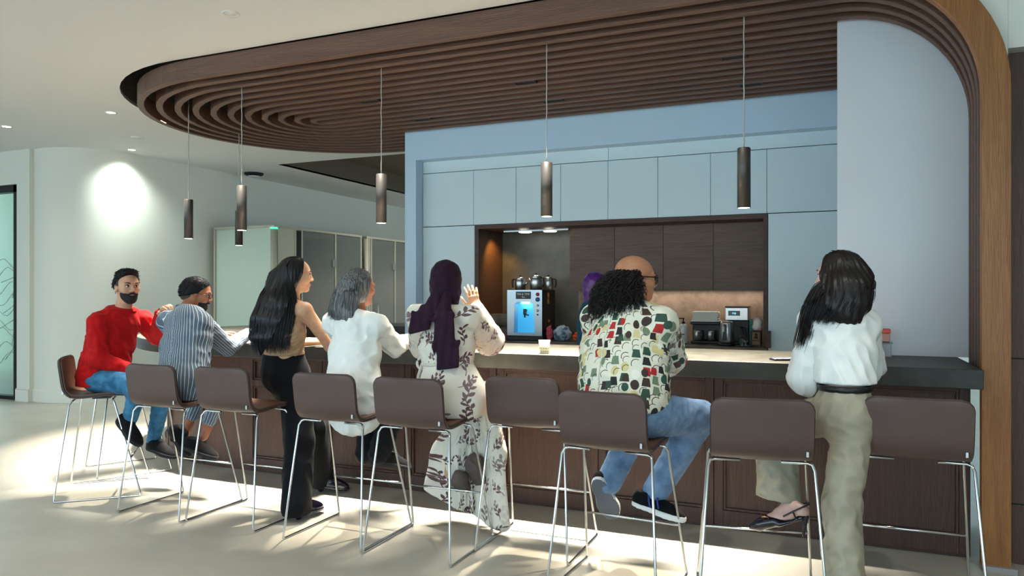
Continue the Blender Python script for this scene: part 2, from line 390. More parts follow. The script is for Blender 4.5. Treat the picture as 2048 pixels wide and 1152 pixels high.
struct(MB().prism(pts, (0, .03, 0)).obj('wall_spandrel', 'white'))
# ================================================================ COUNTER
CT = 1.09
def upath(u1, u0, nf, R, n, uback):
    nc = nf+R; pts = [(u1+(u0-u1)*i/6, nf) for i in range(6)]
    for i in range(n+1):
        th = -PI/2-PI*i/n; pts.append((u0+R*math.cos(th), nc+R*math.sin(th)))
    return pts+[(uback, nf+2*R)]
UC, RC = -4.75, 2.1
def ushell(b, R1, R2, nf, u1, z0, z1, uback=-4.55):
    nc = 4.6+RC
    A = upath(u1, UC, nc-R1, R1, 44, uback); B = upath(u1, UC, nc-R2, R2, 44, uback)
    rows = [[(a[0], a[1], z1), (a[0], a[1], z0), (c[0], c[1], z0), (c[0], c[1], z1)] for a, c in zip(A, B)]
    b.strip(rows, closed=True); b.face([3, 2, 1, 0]); q = len(b.v)-4; b.face([q, q+1, q+2, q+3]); b.sm[-2:] = [False]*2
b = MB(); ushell(b, RC, RC-.96, 4.6, .757, CT-.105, CT)
ct = b.obj('countertop', 'stone', bevel=.004); ct.data.set_sharp_from_angle(angle=.6)
tag(ct, 'thick dark stone countertop running along the bar and curving round its left end', 'countertop')
base = thing('bar_counter', 'brown panelled wooden bar base under the stone countertop', 'bar counter', (0, 0, 0))
b = MB(); ushell(b, RC-.27, RC-.90, 4.87, .735, .0, CT-.106); b.obj('carcass', 'walnut', base).data.set_sharp_from_angle(angle=.6)
def front_frame(u0, u1):
    b = MB()  # stiles, rails and the moulded edge of one panel bay
    y0, y1 = 4.845, 4.872
    b.box((u0, y0, .02), (u0+.055, y1, CT-.107)); b.box((u1-.055, y0, .02), (u1, y1, CT-.107))
    for z0, z1 in [(.02, .12), (.72, .775), (CT-.15, CT-.107)]: b.box((u0+.055, y0, z0), (u1-.055, y1, z1))
    for z0, z1 in [(.12, .72), (.775, CT-.15)]:
        e = .016; a, c = u0+.055, u1-.055
        b.box((a, y0+.008, z0), (a+e, y1, z1)); b.box((c-e, y0+.008, z0), (c, y1, z1)); b.box((a+e, y0+.008, z0), (c-e, y1, z0+e)); b.box((a+e, y0+.008, z1-e), (c-e, y1, z1))
    return b
us = [.735, .06, -.675, -1.44, -2.2, -2.965, -3.73, -4.5]
for a, c in zip(us[1:], us[:-1]): front_frame(a+.002, c-.002).obj('front_panel', 'walnutr', base, bevel=.003)
b = MB(); nc = 4.6+RC
for k in range(7):  # frames on the curved end
    R = RC-.25
    for th in (-PI/2-.16-.40*k, -PI/2-.155-.40*(k+1)+.04):
        for j in range(1): pass
    t0 = -PI/2-.15-.40*k; t1 = t0-.385
    def arc(r0, r1, ta, tb, z0, z1, n=8):
        rows = []
        for i in range(n+1):
            t = ta+(tb-ta)*i/n; c_, s_ = math.cos(t), math.sin(t)
            rows.append([(UC+r1*c_, nc+r1*s_, z0), (UC+r0*c_, nc+r0*s_, z0), (UC+r0*c_, nc+r0*s_, z1), (UC+r1*c_, nc+r1*s_, z1)])
        b.strip(rows, closed=True, smooth=False); q = len(b.v)-4; w_ = q-4*n; b.face([w_, w_+1, w_+2, w_+3]); b.face([q+3, q+2, q+1, q])
    arc(R-.022, R, t0, t0-.03, .02, CT-.107, 2); arc(R-.022, R, t1+.03, t1, .02, CT-.107, 2)
    for z0, z1 in [(.02, .12), (.72, .775), (CT-.15, CT-.107)]: arc(R-.022, R, t0-.03, t1+.03, z0, z1)
b.obj('curved_panel', 'walnutr', base)
# ================================================================ KITCHEN CABINETS
FN = 7.45
eu = [-4.313, -3.663, -3.145, -2.627, -2.109, -1.59, -1.07, -.545, .29]
names = ['upper cabinet at the far left above the tall left door', 'second upper cabinet from the left, above the amber lit niche side', 'third upper cabinet from the left, above the niche spotlights', 'upper cabinet behind the pendant over the tea machine', 'upper cabinet directly right of the pendant over the tea machine',
         'third upper cabinet from the right', 'upper cabinet behind the rightmost pendant', 'wide upper cabinet at the right end against the arch panel']
for i, (a, c) in enumerate(zip(eu, eu[1:])):
    t = thing('wall_cabinet', 'pale blue handleless '+names[i], 'cabinet', ((a+c)/2, FN, 2.262), 0, 'upper cabinets in a row')
    w = (c-a)/2
    MB().box((-w, .022, 0), (w, .65, .612)).obj('carcass', 'gap', t)
    MB().box((-w+.002, 0, .002), (w-.002, .02, .61)).obj('door', 'cab', t, bevel=.0015)
for a, c, lab in [(-4.313, -3.648, 'tall pale blue cabinet left of the dark niche'), (-.535, .29, 'tall pale blue cabinet right of the dark niche, beside the arch panel')]:
    t = thing('tall_cabinet', lab, 'cabinet', ((a+c)/2, FN, 0)); w = (c-a)/2
    MB().box((-w, .022, 0), (w, .65, 2.258)).obj('carcass', 'gap', t)
    MB().box((-w+.002, 0, .1), (w-.002, .02, 2.256)).obj('door', 'cab', t, bevel=.0015)
    MB().box((-w, .05, 0), (w, .07, .098)).obj('kickboard', 'gap', t)
b = MB(); b.box((-4.313, FN+.004, 2.879), (-2.108, FN+.03, 3.009)); b.box((-2.104, FN+.004, 2.879), (.29, FN+.03, 3.009)); struct(b.obj('trim_2', 'cab'))
# niche
nz = .98
t = thing('kitchen_niche', 'dark brown framed recess between the pale blue cabinets', 'kitchen niche', (0, 0, 0))
x0, x1 = -3.646, -.537
MB().box((x0, FN-.006, nz+.001), (x0+.048, 8.14, 2.26)).box((x1-.04, FN-.006, nz+.001), (x1, 8.14, 2.26)).box((x0+.048, FN-.006, 2.215), (x1-.04, 8.14, 2.26)).obj('frame', 'framew', t)
M['niched'] = mat('niche_back_stone', rough=.45, fn=two((66, 66, 60), (84, 82, 74), 6, (1, 1, 1), 7))
MB().box((x0+.05, 8.102, nz+.001), (-2.642, 8.14, 2.215)).obj('back_panel', 'niched', t)
MB().box((-2.64, 8.102, nz+.001), (x1-.04, 8.14, 2.215)).obj('splashback', 'splash', t)
MB().box((x1-.006, 7.362, nz+.001), (x1+.03, 7.445, 1.14)).obj('end_panel', 'framew', t)
t = thing('back_counter', 'low dark back counter with appliances in the niche', 'back counter', (0, 0, 0))
M['bc'] = mat('back_counter_top', rough=.4, fn=two((74, 66, 58), (92, 82, 72), 8, (1, 1, 1), 6))
MB().box((x0+.0, 7.36, nz-.045), (x1, 8.1, nz)).obj('worktop', 'bc', t, bevel=.003)
MB().box((x0, 7.46, 0), (x1, 8.1, nz-.045)).obj('carcass', 'framew', t)
for i, (a, c) in enumerate(zip([-2.642, -2.13, -1.604, -1.09], [-2.13, -1.604, -1.09, -.58])):
    t = thing('wood_cabinet', ['horizontally grained dark wood niche cabinet at the left, beside the dark stone', 'second dark wood niche cabinet from the left, above the curly haired man', 'third dark wood niche cabinet from the left', 'dark wood niche cabinet at the right end under the rightmost pendant'][i], 'cabinet', ((a+c)/2, 7.78, 1.53), 0, 'dark wood cabinets in the niche')
    w = (c-a)/2
    MB().box((-w, .021, 0), (w, .318, .684)).obj('carcass', 'framew', t)
    MB().box((-w+.002, 0, -.004), (w-.002, .02, .684)).obj('door', 'darkwood', t, bevel=.001)
t = thing('niche_light_bar', 'slim light bar with two bright spots under the top of the niche', 'light', (-3.0, 7.78, 2.213), 0)
MB().box((-.42, -.05, -.02), (.36, .05, 0)).obj('bar', 'steel', t, bevel=.002)
for x in (-.17, .13):
    MB().lathe([(.0005, -.026), (.07, -.026), (.075, -.02), (.0005, -.02)], (x, 0, 0), 24).obj('spot_lens', 'lamp_on', t)
    l = lamp('niche_bulb', 'SPOT', (0, 0, 0), 5, (1, .9, .75), None, spot_size=math.radians(100), spot_blend=.5, shadow_soft_size=.03); l.parent = t; l.location = (x, 0, -.04)
lamp('niche_amber', 'SPOT', (-3.40, 7.72, 2.19), 34, (1, .50, .08), (-3.64, 7.9, 1.6), spot_size=math.radians(95), spot_blend=.8, shadow_soft_size=.02)
lamp('under_cabinet_light', 'AREA', (-1.3, 7.98, 1.522), 2.6, (1, .88, .74), (-1.3, 8.05, 0), shape='RECTANGLE', size=1.4, size_y=.05)
# ================================================================ MEETING PODS
def pod(label, n0, n1, fr):
    t = thing('meeting_pod', label, 'meeting pod', (-7.85, n0, 0)); Ln = n1-n0; H_ = 2.55
    MB().box((-1.22, .03, 0), (-.03, .07, H_-.03)).obj('side_wall', 'podside', t)
    MB().box((-1.22, 0, H_-.035), (0, Ln, H_)).box((-1.22, -.004, 0), (-1.19, .07, H_-.035)).obj('frame', 'podframe', t)
    b = MB(); b.smooth = True; b.lathe([(.05, 0), (.05, H_-.03)], (-.05, .05, 0), 20); b.obj('corner_post', 'podframe', t)
    MB().box((-1.22, Ln-.06, 0), (-.01, Ln-.02, H_-.035)).box((-1.22, .07, 0), (-1.19, Ln-.06, H_-.035)).obj('rear_wall', 'grey', t)
    MB().box((-1.2, .07, .02), (-.02, Ln-.06, .05)).obj('pod_floor', 'grey', t)
    fa, fb, fc = [n0+q*0 for q in (0, 0, 0)] if False else fr
    b = MB()
    for q in (fa, fb, fc, Ln-.03): b.box((-.035, q-.018, .05), (0, q+.018, H_-.035))
    b.obj('mullion', 'podframe', t)
    if fa > .2: MB().box((-.03, .1, .05), (-.01, fa-.018, H_-.035)).obj('fixed_panel', 'podbeige', t)
    MB().box((-.026, fb+.018, .05), (-.014, fc-.018, H_-.04)).obj('glass_door', 'tint', t)
    MB().box((-.026, fc+.018, .05), (-.014, Ln-.05, H_-.04)).obj('glass_pane', 'tint', t)
    for z in (.5, 1.95): MB().box((-.012, fc-.09, z), (.004, fc+.02, z+.13)).obj('hinge', 'steel', t)
    MB().tube([(0, fb+.13, .98), (.05, fb+.13, .98), (.06, fb+.13, 1.0), (.06, fb+.13, 1.26), (.05, fb+.13, 1.28), (0, fb+.13, 1.28)], .011, 8).obj('door_handle', 'steel', t)
    l = lamp('pod_fill_lamp', 'SPOT', (0, 0, 0), 150, (1, .9, .78), None, spot_size=2.4, spot_blend=1, shadow_soft_size=.03); l.parent = t; l.location = (-.6, Ln/2, H_-.06)  # added lamp that brightens the dark pod interior
    if fa > .2: MB().box((-.01, fa+.02, .05), (.0, fb-.02, H_-.05)).obj('dark_strip', 'blackm', t)
    return t
M['podbeige'] = mat('pod_front_panel', (186, 182, 158), .6)
M['led'] = mat('green_led', (60, 255, 150), .5, emit=((40, 255, 140), 5))
t = pod('nearer pale green meeting pod with a green corner light and dark glass front', 9.02, 11.36, (.50, .66, 1.55))
b = MB(); b.smooth = True; b.lathe([(.0005, -.02), (.045, -.018), (.052, 0), (.052, .02)], (-.05, .05, 2.5), 16); b.obj('status_light', 'led', t)
pod('farther meeting pod with a pull handle, half hidden by the pale kitchen wall', 11.5, 13.6, (.1, .16, .98))
# ================================================================ THINGS ON THE BACK COUNTER
M['brush'] = mat('pale_steel', (176, 196, 204), .3, .6)
M['glow'] = mat('lit_bay', (60, 170, 225), .5, emit=((60, 170, 235), .6))
t = thing('tea_machine', 'silver and black hot tea machine with a glowing blue dispensing bay', 'tea machine', (-3.05, 7.46, nz))
w, dp, h = .205, .42, .555
b = MB(); b.box((-w, .125, .05), (w, dp, h)).box((-w, .004, .05), (-w+.012, .125, h)).box((w-.012, .004, .05), (w, .125, h)).box((-w, .004, h-.012), (w, .125, h)); b.box((-w-.01, .0, 0), (w+.01, dp+.01, .05)); b.obj('body', 'black', t, bevel=.006)
bay = [(-.125, .085), (.12, .085), (.10, .40), (.06, .425), (-.08, .425), (-.12, .40)]
b = MB(); out = [(-w, .055), (w, .055), (w, h-.002), (w, h-.002), (-w, h-.002), (-w, h-.002)]
b.strip([[(x, .0, z) for x, z in out+out[:1]], [(x, .0, z) for x, z in bay+bay[:1]], [(x, .11, z) for x, z in bay+bay[:1]]], smooth=False)
b.strip([[(x, .0, z) for x, z in out+out[:1]], [(x, .03, z) for x, z in out+out[:1]]], smooth=False)
b.obj('front_panel', 'brush', t)
b = MB(); b.prism([(x, .105, z) for x, z in bay], (0, .004, 0)); b.obj('lit_bay', 'glow', t)
MB().box((-.05, .03, .405), (.03, .07, .42)).obj('bay_lamp', 'lamp_on', t)
tp = MB().tube([(-.02, .1, .33), (-.02, .07, .33), (-.02, .06, .32), (-.02, .06, .25)], [.014, .014, .014, .009], 10).box((-.034, .045, .285), (-.006, .075, .345)).obj('tap', 'black', t)
MB().tube([(-.02, .05, .29), (.03, .04, .275), (.035, .035, .28)], .006, 8).obj('tap_lever', 'black', tp)
sg = MB().box((-.1, -.006, .455), (.075, 0, .535)).obj('sign_plate', 'black', t)
M['ink'] = mat('white_lettering', (225, 230, 230), .6)
text('lettering', 'TEA & TIME', 'ink', sg, (-.012, -.0075, .507), .030); text('lettering', 'Plus', 'ink', sg, (-.012, -.0075, .475), .022)
M['redb'] = mat('red_button', (150, 24, 50), .3); M['blueb'] = mat('blue_dial', (30, 80, 120), .3, .4)
for z, m_, r_ in [(.505, 'redb', .02), (.45, 'blueb', .024), (.385, 'brush', .013), (.33, 'brush', .013), (.285, 'black', .009)]:
    b = MB(); b.lathe([(.0005, .014), (r_*.8, .014), (r_, .01), (r_, 0)], n=20)
    b.v = [(x+.155, -z_, y+z) for x, y, z_ in b.v]; b.obj('button', m_, t)
M['yel'] = mat('yellow_label', (226, 160, 40), .6)
for y0, z0, z1 in [(.17, .47, .525), (.17, .40, .46), (.19, .2, .228)]: MB().box((w, y0, z0), (w+.002, y0+.05, z1)).obj('warning_label', 'yel', t)
def pot(label, x, y, s, hand):
    t = thing('teapot', label, 'teapot', (x, y, nz+.555), 0, 'steel teapots on the tea machine')
    b = MB(); b.smooth = True; b.lathe([(.058*s, 0), (.064*s, .006), (.063*s, .09*s), (.060*s, .12*s), (.05*s, .135*s), (.052*s, .137*s)], n=32); b.obj('body', 'steel', t)
    b = MB(); b.lathe([(.05*s, .137*s), (.04*s, .15*s), (.012, .158*s), (.0005, .158*s)], n=28); b.obj('lid', 'steel', t)
    MB().lathe([(.004, .156*s), (.012, .166*s), (.012, .174*s), (.0005, .18*s)], n=14).obj('knob', 'black', t)
    for a in hand:
        c_, s_ = math.cos(a), math.sin(a)
        MB().tube([(r_*c_*s, r_*s_*s, z*s) for r_, z in [(.06, .128), (.085, .132), (.098, .115), (.1, .07), (.094, .035), (.086, .03)]], [.007, .01, .011, .011, .009, .006], 8).obj('handle', 'black', t)
    if len(hand) == 1:
        a = hand[0]+PI; c_, s_ = math.cos(a), math.sin(a)
        MB().tube([(r_*c_*s, r_*s_*s, z*s) for r_, z in [(.055, .06), (.08, .085), (.1, .125)]], [.016, .012, .008], 10).obj('spout', 'steel', t)
pot('left steel teapot with a black handle on top of the tea machine', -3.165, 7.62, .92, [PI*1.05])
pot('largest middle steel teapot on top of the tea machine', -2.99, 7.66, 1.06, [-.35])
pot('right steel teapot on the tea machine, half behind the middle one', -2.90, 7.80, .95, [-.1])
M['food'] = mat('red_food', rough=.7, fn=two((120, 22, 14), (196, 70, 30), 40))
M['clear'] = mat('clear_plastic', (225, 232, 232), .08, trans=.92, ior=1.2)
for i, (x, z, lab) in enumerate([(-3.42, nz, 'clear tub of red snacks left of the tea machine'), (-3.40, nz+.15, 'clear tub stacked on the tub of red snacks')]):
    t = thing('food_tub', lab, 'container', (x, 7.72, z)); s = 1-.1*i
    b = MB(); rows = []
    for q, zz in [(.9, 0), (1, .12)]: rows.append([(sx*.145*s*q, sy*.11*s*q, zz) for sx, sy in [(-1, -1), (1, -1), (1, 1), (-1, 1)]])
    b.strip(rows, closed=True, smooth=False); b.face([3, 2, 1, 0]); o = b.obj('tub', 'clear', t, bevel=.012)
    MB().box((-.15*s, -.115*s, .12), (.15*s, .115*s, .134)).obj('lid', 'clear', t, bevel=.006)
    if i == 0: MB().box((-.125, -.095, .006), (.125, .095, .062)).obj('red_snacks', 'food', t, bevel=.015)
    else: MB().box((-.11, -.08, .006), (.11, .08, .04)).obj('dark_snacks', 'framew', t, bevel=.012)
# right-hand group
M['soapw'] = mat('soap_white', (232, 230, 218), .35); M['lab'] = mat('pale_label', (206, 214, 200), .6)
t = thing('soap_bottle', 'white pump soap bottle on the back counter', 'soap bottle', (-1.39, 7.76, nz))
b = MB(); b.smooth = True; b.lathe([(.042, 0), (.047, .006), (.047, .165), (.04, .188), (.02, .2), (.016, .202)], n=28); b.obj('bottle', 'soapw', t)
b = MB().lathe([(.017, .2), (.017, .222), (.006, .225), (.006, .25), (.012, .252), (.012, .262), (.0005, .263)], n=16); b.tube([(0, 0, .257), (-.045, -.012, .257), (-.05, -.014, .248)], .006, 8); b.obj('pump', 'black', t)
MB().box((-.022, -.0485, .02), (.022, -.044, .085)).obj('label_patch', 'lab', t)
MB().box((-.018, -.05, .088), (.02, -.0445, .097)).tube([(-.016, -.048, .09), (-.02, -.048, .07)], .003, 6).obj('printed_spray', 'black', t)
t = thing('coffee_brewer', 'black twin coffee brewer with two steel pots and a cloth on top', 'coffee machine', (-1.17, 7.78, nz))
MB().box((-.145, -.02, 0), (.145, .2, .03)).box((-.145, .09, .03), (.145, .2, .2)).box((-.15, -.03, .195), (.15, .2, .225)).obj('body', 'black', t, bevel=.008)
for x in (-.075, .06):
    c = MB(); c.smooth = True; c.lathe([(.046, 0), (.05, .004), (.046, .1), (.042, .105)], (x, .03, .032), 24); c = c.obj('pot', 'steel', t)
    MB().box((x+.0, -.025, .045), (x+.035, .0, .12)).obj('pot_handle', 'black', c, bevel=.005)
M['paper'] = mat('paper_white', (238, 234, 220), .8)
tray = thing('napkin_tray', 'white tray of folded napkins lying on the coffee brewer', 'tray', (-1.17, 7.84, nz+.2255))
MB().box((-.14, -.1, 0), (.15, .1, .012)).obj('tray', 'paper', tray, bevel=.004)
b = MB()
for k in range(8): b.box((-.125+random.uniform(-.006, .006), -.085, .0125+.0115*k), (.13+random.uniform(-.006, .006), .085, .0225+.0115*k))
b.obj('napkins', 'paper', tray, bevel=.003)
t = thing('kettle', 'tall steel and black electric kettle on its base', 'kettle', (-.93, 7.56, nz))
MB().lathe([(.0005, 0), (.08, 0), (.084, .01), (.078, .03), (.0005, .03)], n=32).obj('base', 'black', t)
b = MB(); b.smooth = True; b.lathe([(.074, .031), (.077, .04), (.06, .225), (.055, .238), (.0005, .242)], n=36); b.obj('body', 'steel', t)
b = MB(); b.prism([(-.032, -.066, .06), (.012, -.072, .06), (.008, -.061, .21), (-.022, -.058, .215)], (0, -.012, 0)); b.obj('handle', 'black', t, bevel=.004)
MB().box((-.03, -.079, .14), (-.012, -.074, .19), Matrix.Rotation(-.08, 3, 'X')).obj('label_patch', 'lab', t)
t = thing('filter_coffee_machine', 'tall steel topped filter coffee machine with a blue display', 'coffee machine', (-.86, 7.82, nz))
MB().box((-.10, .06, 0), (.11, .2, .25)).box((-.10, -.06, 0), (.11, .06, .03)).obj('body', 'black', t, bevel=.006)
MB().box((-.11, -.05, .24), (.115, .2, .375)).obj('steel_head', 'steel', t, bevel=.008)
MB().box((-.112, -.052, .375), (.117, .202, .385)).obj('lid', 'black', t, bevel=.003)
M['scr'] = mat('dark_screen', (8, 12, 32), .2); M['scrt'] = mat('blue_digits', (90, 190, 255), .5, emit=((80, 180, 255), 2.5))
sc = MB().box((-.08, -.056, .29), (.035, -.05, .34)).obj('screen', 'scr', t)
text('digits', 'mp', 'scrt', sc, (-.022, -.057, .317), .032)
b = MB(); b.smooth = True; b.lathe([(.05, 0), (.062, .02), (.058, .1), (.04, .13), (.042, .15)], (.0, .0, .032), 24); c = b.obj('carafe', 'tint', t)
MB().tube([(.045, -.02, .17), (.08, -.03, .165), (.085, -.03, .09), (.06, -.02, .06)], .009, 8).obj('carafe_handle', 'black', c)
t = thing('glass_jar', 'small clear glass jar with a domed lid on a saucer', 'jar', (-.765, 7.50, nz))
MB().lathe([(.0005, 0), (.06, .004), (.066, .012), (.06, .014), (.0005, .01)], n=24).obj('saucer', 'glass', t)
b = MB(); b.smooth = True; b.lathe([(.03, .014), (.036, .02), (.036, .07), (.03, .09), (.012, .098), (.012, .11), (.0005, .113)], n=24); b.obj('jar_body', 'glass', t)
t = thing('coffee_tin', 'brown printed coffee tin at the right end of the back counter', 'tin', (-.655, 7.62, nz))
b = MB(); b.box((-.05, -.045, 0), (.05, .045, .15)); b.obj('tin', 'framew', t, bevel=.006)
M['tan'] = mat('tan_print', (142, 108, 72), .6)
MB().box((-.034, -.0475, .06), (.034, -.045, .135)).obj('picture_label', 'tan', t); MB().tube([(0, -.048, .075), (.0, -.048, .1)], [.02, .012], 10).lathe([(.0005, .1), (.014, .108), (.014, .12), (.0005, .126)], (0, -.046, 0), 12).obj('printed_figure', 'framew', t)
MB().box((-.034, -.0475, .015), (.034, -.045, .05)).obj('text_label', 'tan', t)
M['teal'] = mat('teal_pack', (24, 122, 116), .5)
t = thing('stirrer_pack', 'teal pack of stirrers behind the coffee tin', 'packet', (-.70, 7.80, nz)); MB().box((-.035, -.03, 0), (.035, .03, .26)).obj('pack', 'teal', t, bevel=.004)
t = thing('sugar_bag', 'crumpled white and pink sugar bag on the coffee tin', 'bag', (-.645, 7.63, nz+.151))
M['sug'] = mat('white_pink_pack', rough=.6, fn=lambda g: g.ramp(g.noise(g.coord('Object'), 18, 2), [(.45, L((228, 224, 216))), (.55, L((220, 170, 168))), (.72, L((90, 170, 200)))], True))
b = MB(); b.smooth = True; b.lathe([(.0005, 0), (.045, .004), (.05, .03), (.043, .06), (.046, .09), (.035, .12), (.02, .125), (.0005, .12)], n=14)
b.v = [(x*(1+.15*math.sin(9*z*9+x*40)), y*.8, z) for x, y, z in b.v]; b.obj('bag', 'sug', t)
# ================================================================ THINGS ON THE BAR
# ================================================================ THINGS ON THE BAR
def dots(g):
    x = g.node('ShaderNodeSeparateXYZ'); g.t.links.new(g.coord('Object'), x.inputs[0]); x, y, z = x.outputs
    a = g.m('LESS_THAN', g.m('PINGPONG', g.m('MULTIPLY', g.m('ARCTAN2', y, x), 7/PI), .5), .15)
    return g.mix(g.m('MULTIPLY', a, g.m('LESS_THAN', g.m('PINGPONG', g.m('ADD', g.m('MULTIPLY', z, 48), .25), .5), .15)), L((228, 220, 182)), L((74, 66, 52)))
M['cup'] = mat('dotted_paper', rough=.7, fn=dots)
for lab, u, n_ in [('dotted cream paper cup standing alone on the bar in front of the tea machine', -1.775, 4.70), ('dotted cream paper cup by the elbow of the woman in the plum headscarf', -2.47, 4.99)]:
    t = thing('paper_cup', lab, 'cup', (u, n_, CT), 0, 'paper cups on the bar')
    b = MB(); b.smooth = True; b.lathe([(.0005, .003), (.027, .003), (.027, 0), (.030, 0), (.039, .088), (.036, .088), (.029, .01), (.0005, .008)], n=28); b.obj('cup', 'cup', t)
    b = MB(); b.tube([(.0385*math.cos(i*PI/12), .0385*math.sin(i*PI/12), .088) for i in range(24)], .002, 6, close=True); b.obj('rolled_rim', 'paper', t)
M['phone'] = mat('phone_black', (20, 18, 22), .25); M['scrn'] = mat('phone_screen', (10, 10, 14), .08)
t = thing('smartphone', 'black smartphone lying on the bar near the raised sleeve', 'phone', (-2.30, 5.0, CT), math.radians(38))
MB().box((-.038, -.08, 0), (.038, .08, .012)).obj('phone_case', 'phone', t, bevel=.004); MB().box((-.034, -.075, .0115), (.034, .075, .0128)).obj('screen', 'scrn', t)
t = thing('smartphone', 'dark smartphone with a lit screen under the hand of the woman in the white blouse', 'phone', (-.245, 4.80, CT), math.radians(-62))
MB().box((-.04, -.085, 0), (.04, .085, .011)).obj('phone_case', 'phone', t, bevel=.004)
M['lit'] = mat('lit_screen', rough=.2, fn=lambda g: g.ramp(g.noise(g.coord('Object'), 26, 1), [(.4, L((40, 60, 110))), (.5, L((170, 190, 215))), (.6, L((200, 90, 100)))], True), emit=((90, 110, 150), .4))
MB().box((-.035, -.078, .0105), (.035, .078, .0122)).obj('screen', 'lit', t)
t = thing('lidded_box', 'clear box with a red lid at the back of the bar beside the arch panel', 'container', (.30, 5.36, CT))
M['redlid'] = mat('red_lid', (205, 72, 50), .45); M['snack'] = mat('pink_snack', (190, 140, 128), .7)
MB().box((-.07, -.05, 0), (.07, .05, .085)).obj('lower_box', 'clear', t, bevel=.008); MB().box((-.075, -.055, .085), (.075, .055, .095)).obj('lower_lid', 'clear', t, bevel=.003)
MB().box((-.06, -.045, .096), (.06, .045, .15)).obj('upper_box', 'snack', t, bevel=.006); MB().box((-.064, -.049, .15), (.064, .049, .178)).obj('red_lid', 'redlid', t, bevel=.005)
for lab, u, n_, rz in [('white paper sheets on the bar in front of the man in the striped jacket', -4.50, 4.80, .3), ('white paper napkin on the bar edge beside the bare arm of the black haired woman', -3.20, 4.72, -.2)]:
    t = thing('paper_sheet', lab, 'paper', (u, n_, CT), rz); b = MB()
    for k in range(3): b.box((-.1, -.07, .0008*k), (.1, .07, .0008*k+.0006), Matrix.Rotation(.12*k, 3, 'Z'))
    b.obj('sheets', 'paper', t)
t = thing('smartphone', 'black smartphone on the bar beside the sleeve of the striped jacket', 'phone', (-4.28, 4.80, CT), .5)
MB().box((-.038, -.08, 0), (.038, .08, .012)).obj('phone_case', 'phone', t, bevel=.004); MB().box((-.034, -.075, .0115), (.034, .075, .0128)).obj('screen', 'scrn', t)
# ================================================================ BAR STOOLS
def stool():
    t = thing('bar_stool', '', 'bar stool', (0, 0, 0), 0, 'brown leather bar stools on chrome sled frames')
    # profile: front edge of the seat -> back -> top of the backrest, origin under the rear legs, +y forward
    pr = [(.50, .742), (.47, .757), (.40, .764), (.30, .757), (.20, .748), (.13, .748), (.085, .764), (.058, .796), (.046, .84), (.038, .90), (.030, .96), (.022, 1.02)]
    P = [Vector((0, y, z)) for y, z in pr]
    # resample smoothly
    def cr(i, s):
        p0, p1, p2, p3 = P[max(i-1, 0)], P[i], P[i+1], P[min(i+2, len(P)-1)]
        return .5*((2*p1)+(p2-p0)*s+(2*p0-5*p1+4*p2-p3)*s*s+(3*p1-p0-3*p2+p3)*s**3)
    Q = [cr(i, s/4) for i in range(len(P)-1) for s in range(4)]+[P[-1]]
    Ls = [0]
    for a, c in zip(Q, Q[1:]): Ls.append(Ls[-1]+(c-a).length)
    tot = Ls[-1]; nt = 13
    def halfw(s):
        w = .222 if s < .5 else .222+.004*(s-.5)
        for r, d in ((.075, s), (.05, tot-s)):
            if d < r: w -= r-math.sqrt(max(r*r-(r-d)**2, 0))
        return w
    def surf(off, inset):
        rows = []
        for i, q in enumerate(Q):
            a, c = Q[max(i-1, 0)], Q[min(i+1, len(Q)-1)]; tg = (c-a).normalized(); nm = Vector((0, -tg.z, tg.y)); nm = nm if nm.z > 0 or nm.y > 0 else nm
            hw = halfw(Ls[i])-inset; row = []
            for j in range(nt):
                x = -1+2*j/(nt-1); dish = .018*(x*x)*(1 if i > 10 else .4)
                row.append(q+Vector((x*hw, 0, 0))+Vector((0, tg.z, -tg.y))*(off)+Vector((0, 1 if i > 22 else 0, 0))*dish*.8+Vector((0, 0, 1 if i <= 22 else 0))*dish*.5)
            rows.append(row)
        return rows
    inn, outr = surf(0, .004), surf(-.026, 0)
    b = MB(); b.strip(inn)
    b.obj('seat_pad', 'leatherin', t)
    b = MB(); b.strip(outr)
    edge = lambda R: [r[0] for r in R]+R[-1][1:-1]+[r[-1] for r in reversed(R)]+list(reversed(R[0][1:-1]))
    e1, e2 = edge(inn), edge(outr); b.strip([e1, e2] if False else list(zip(e1+e1[:1], e2+e2[:1])))
    b.obj('outer_shell', 'leather', t)
    b = MB(); b.tube([(a+c)/2 for a, c in zip(e1, e2)], .007, 6, close=True); b.obj('piping', 'piping', t)
    for s in (-1, 1):
        k = lambda x, y, z: (s*x, y, z)
        path = [k(.09, .115, .72), k(.205, .115, .72), k(.226, .108, .714), k(.234, .092, .69), k(.28, .006, .03), k(.283, .006, .012), k(.283, .02, .007), k(.283, .55, .007), k(.283, .563, .012), k(.281, .56, .03),
                k(.232, .385, .69), k(.222, .375, .712), k(.205, .37, .718), k(.09, .37, .722)]
        MB().tube(path, .0068, 10).obj('sled_leg', 'chrome', t)
    MB().box((.190, .036, .762), (.202, .052, .788)).obj('shell_clip', 'steel', t, bevel=.002)
    MB().tube([(-.2625, .494, .285), (.2625, .494, .285)], .0068, 10).obj('footrest', 'chrome', t)
    MB().box((-.12, .22, .712), (.12, .34, .724)).obj('seat_bracket', 'black', t)
    return t
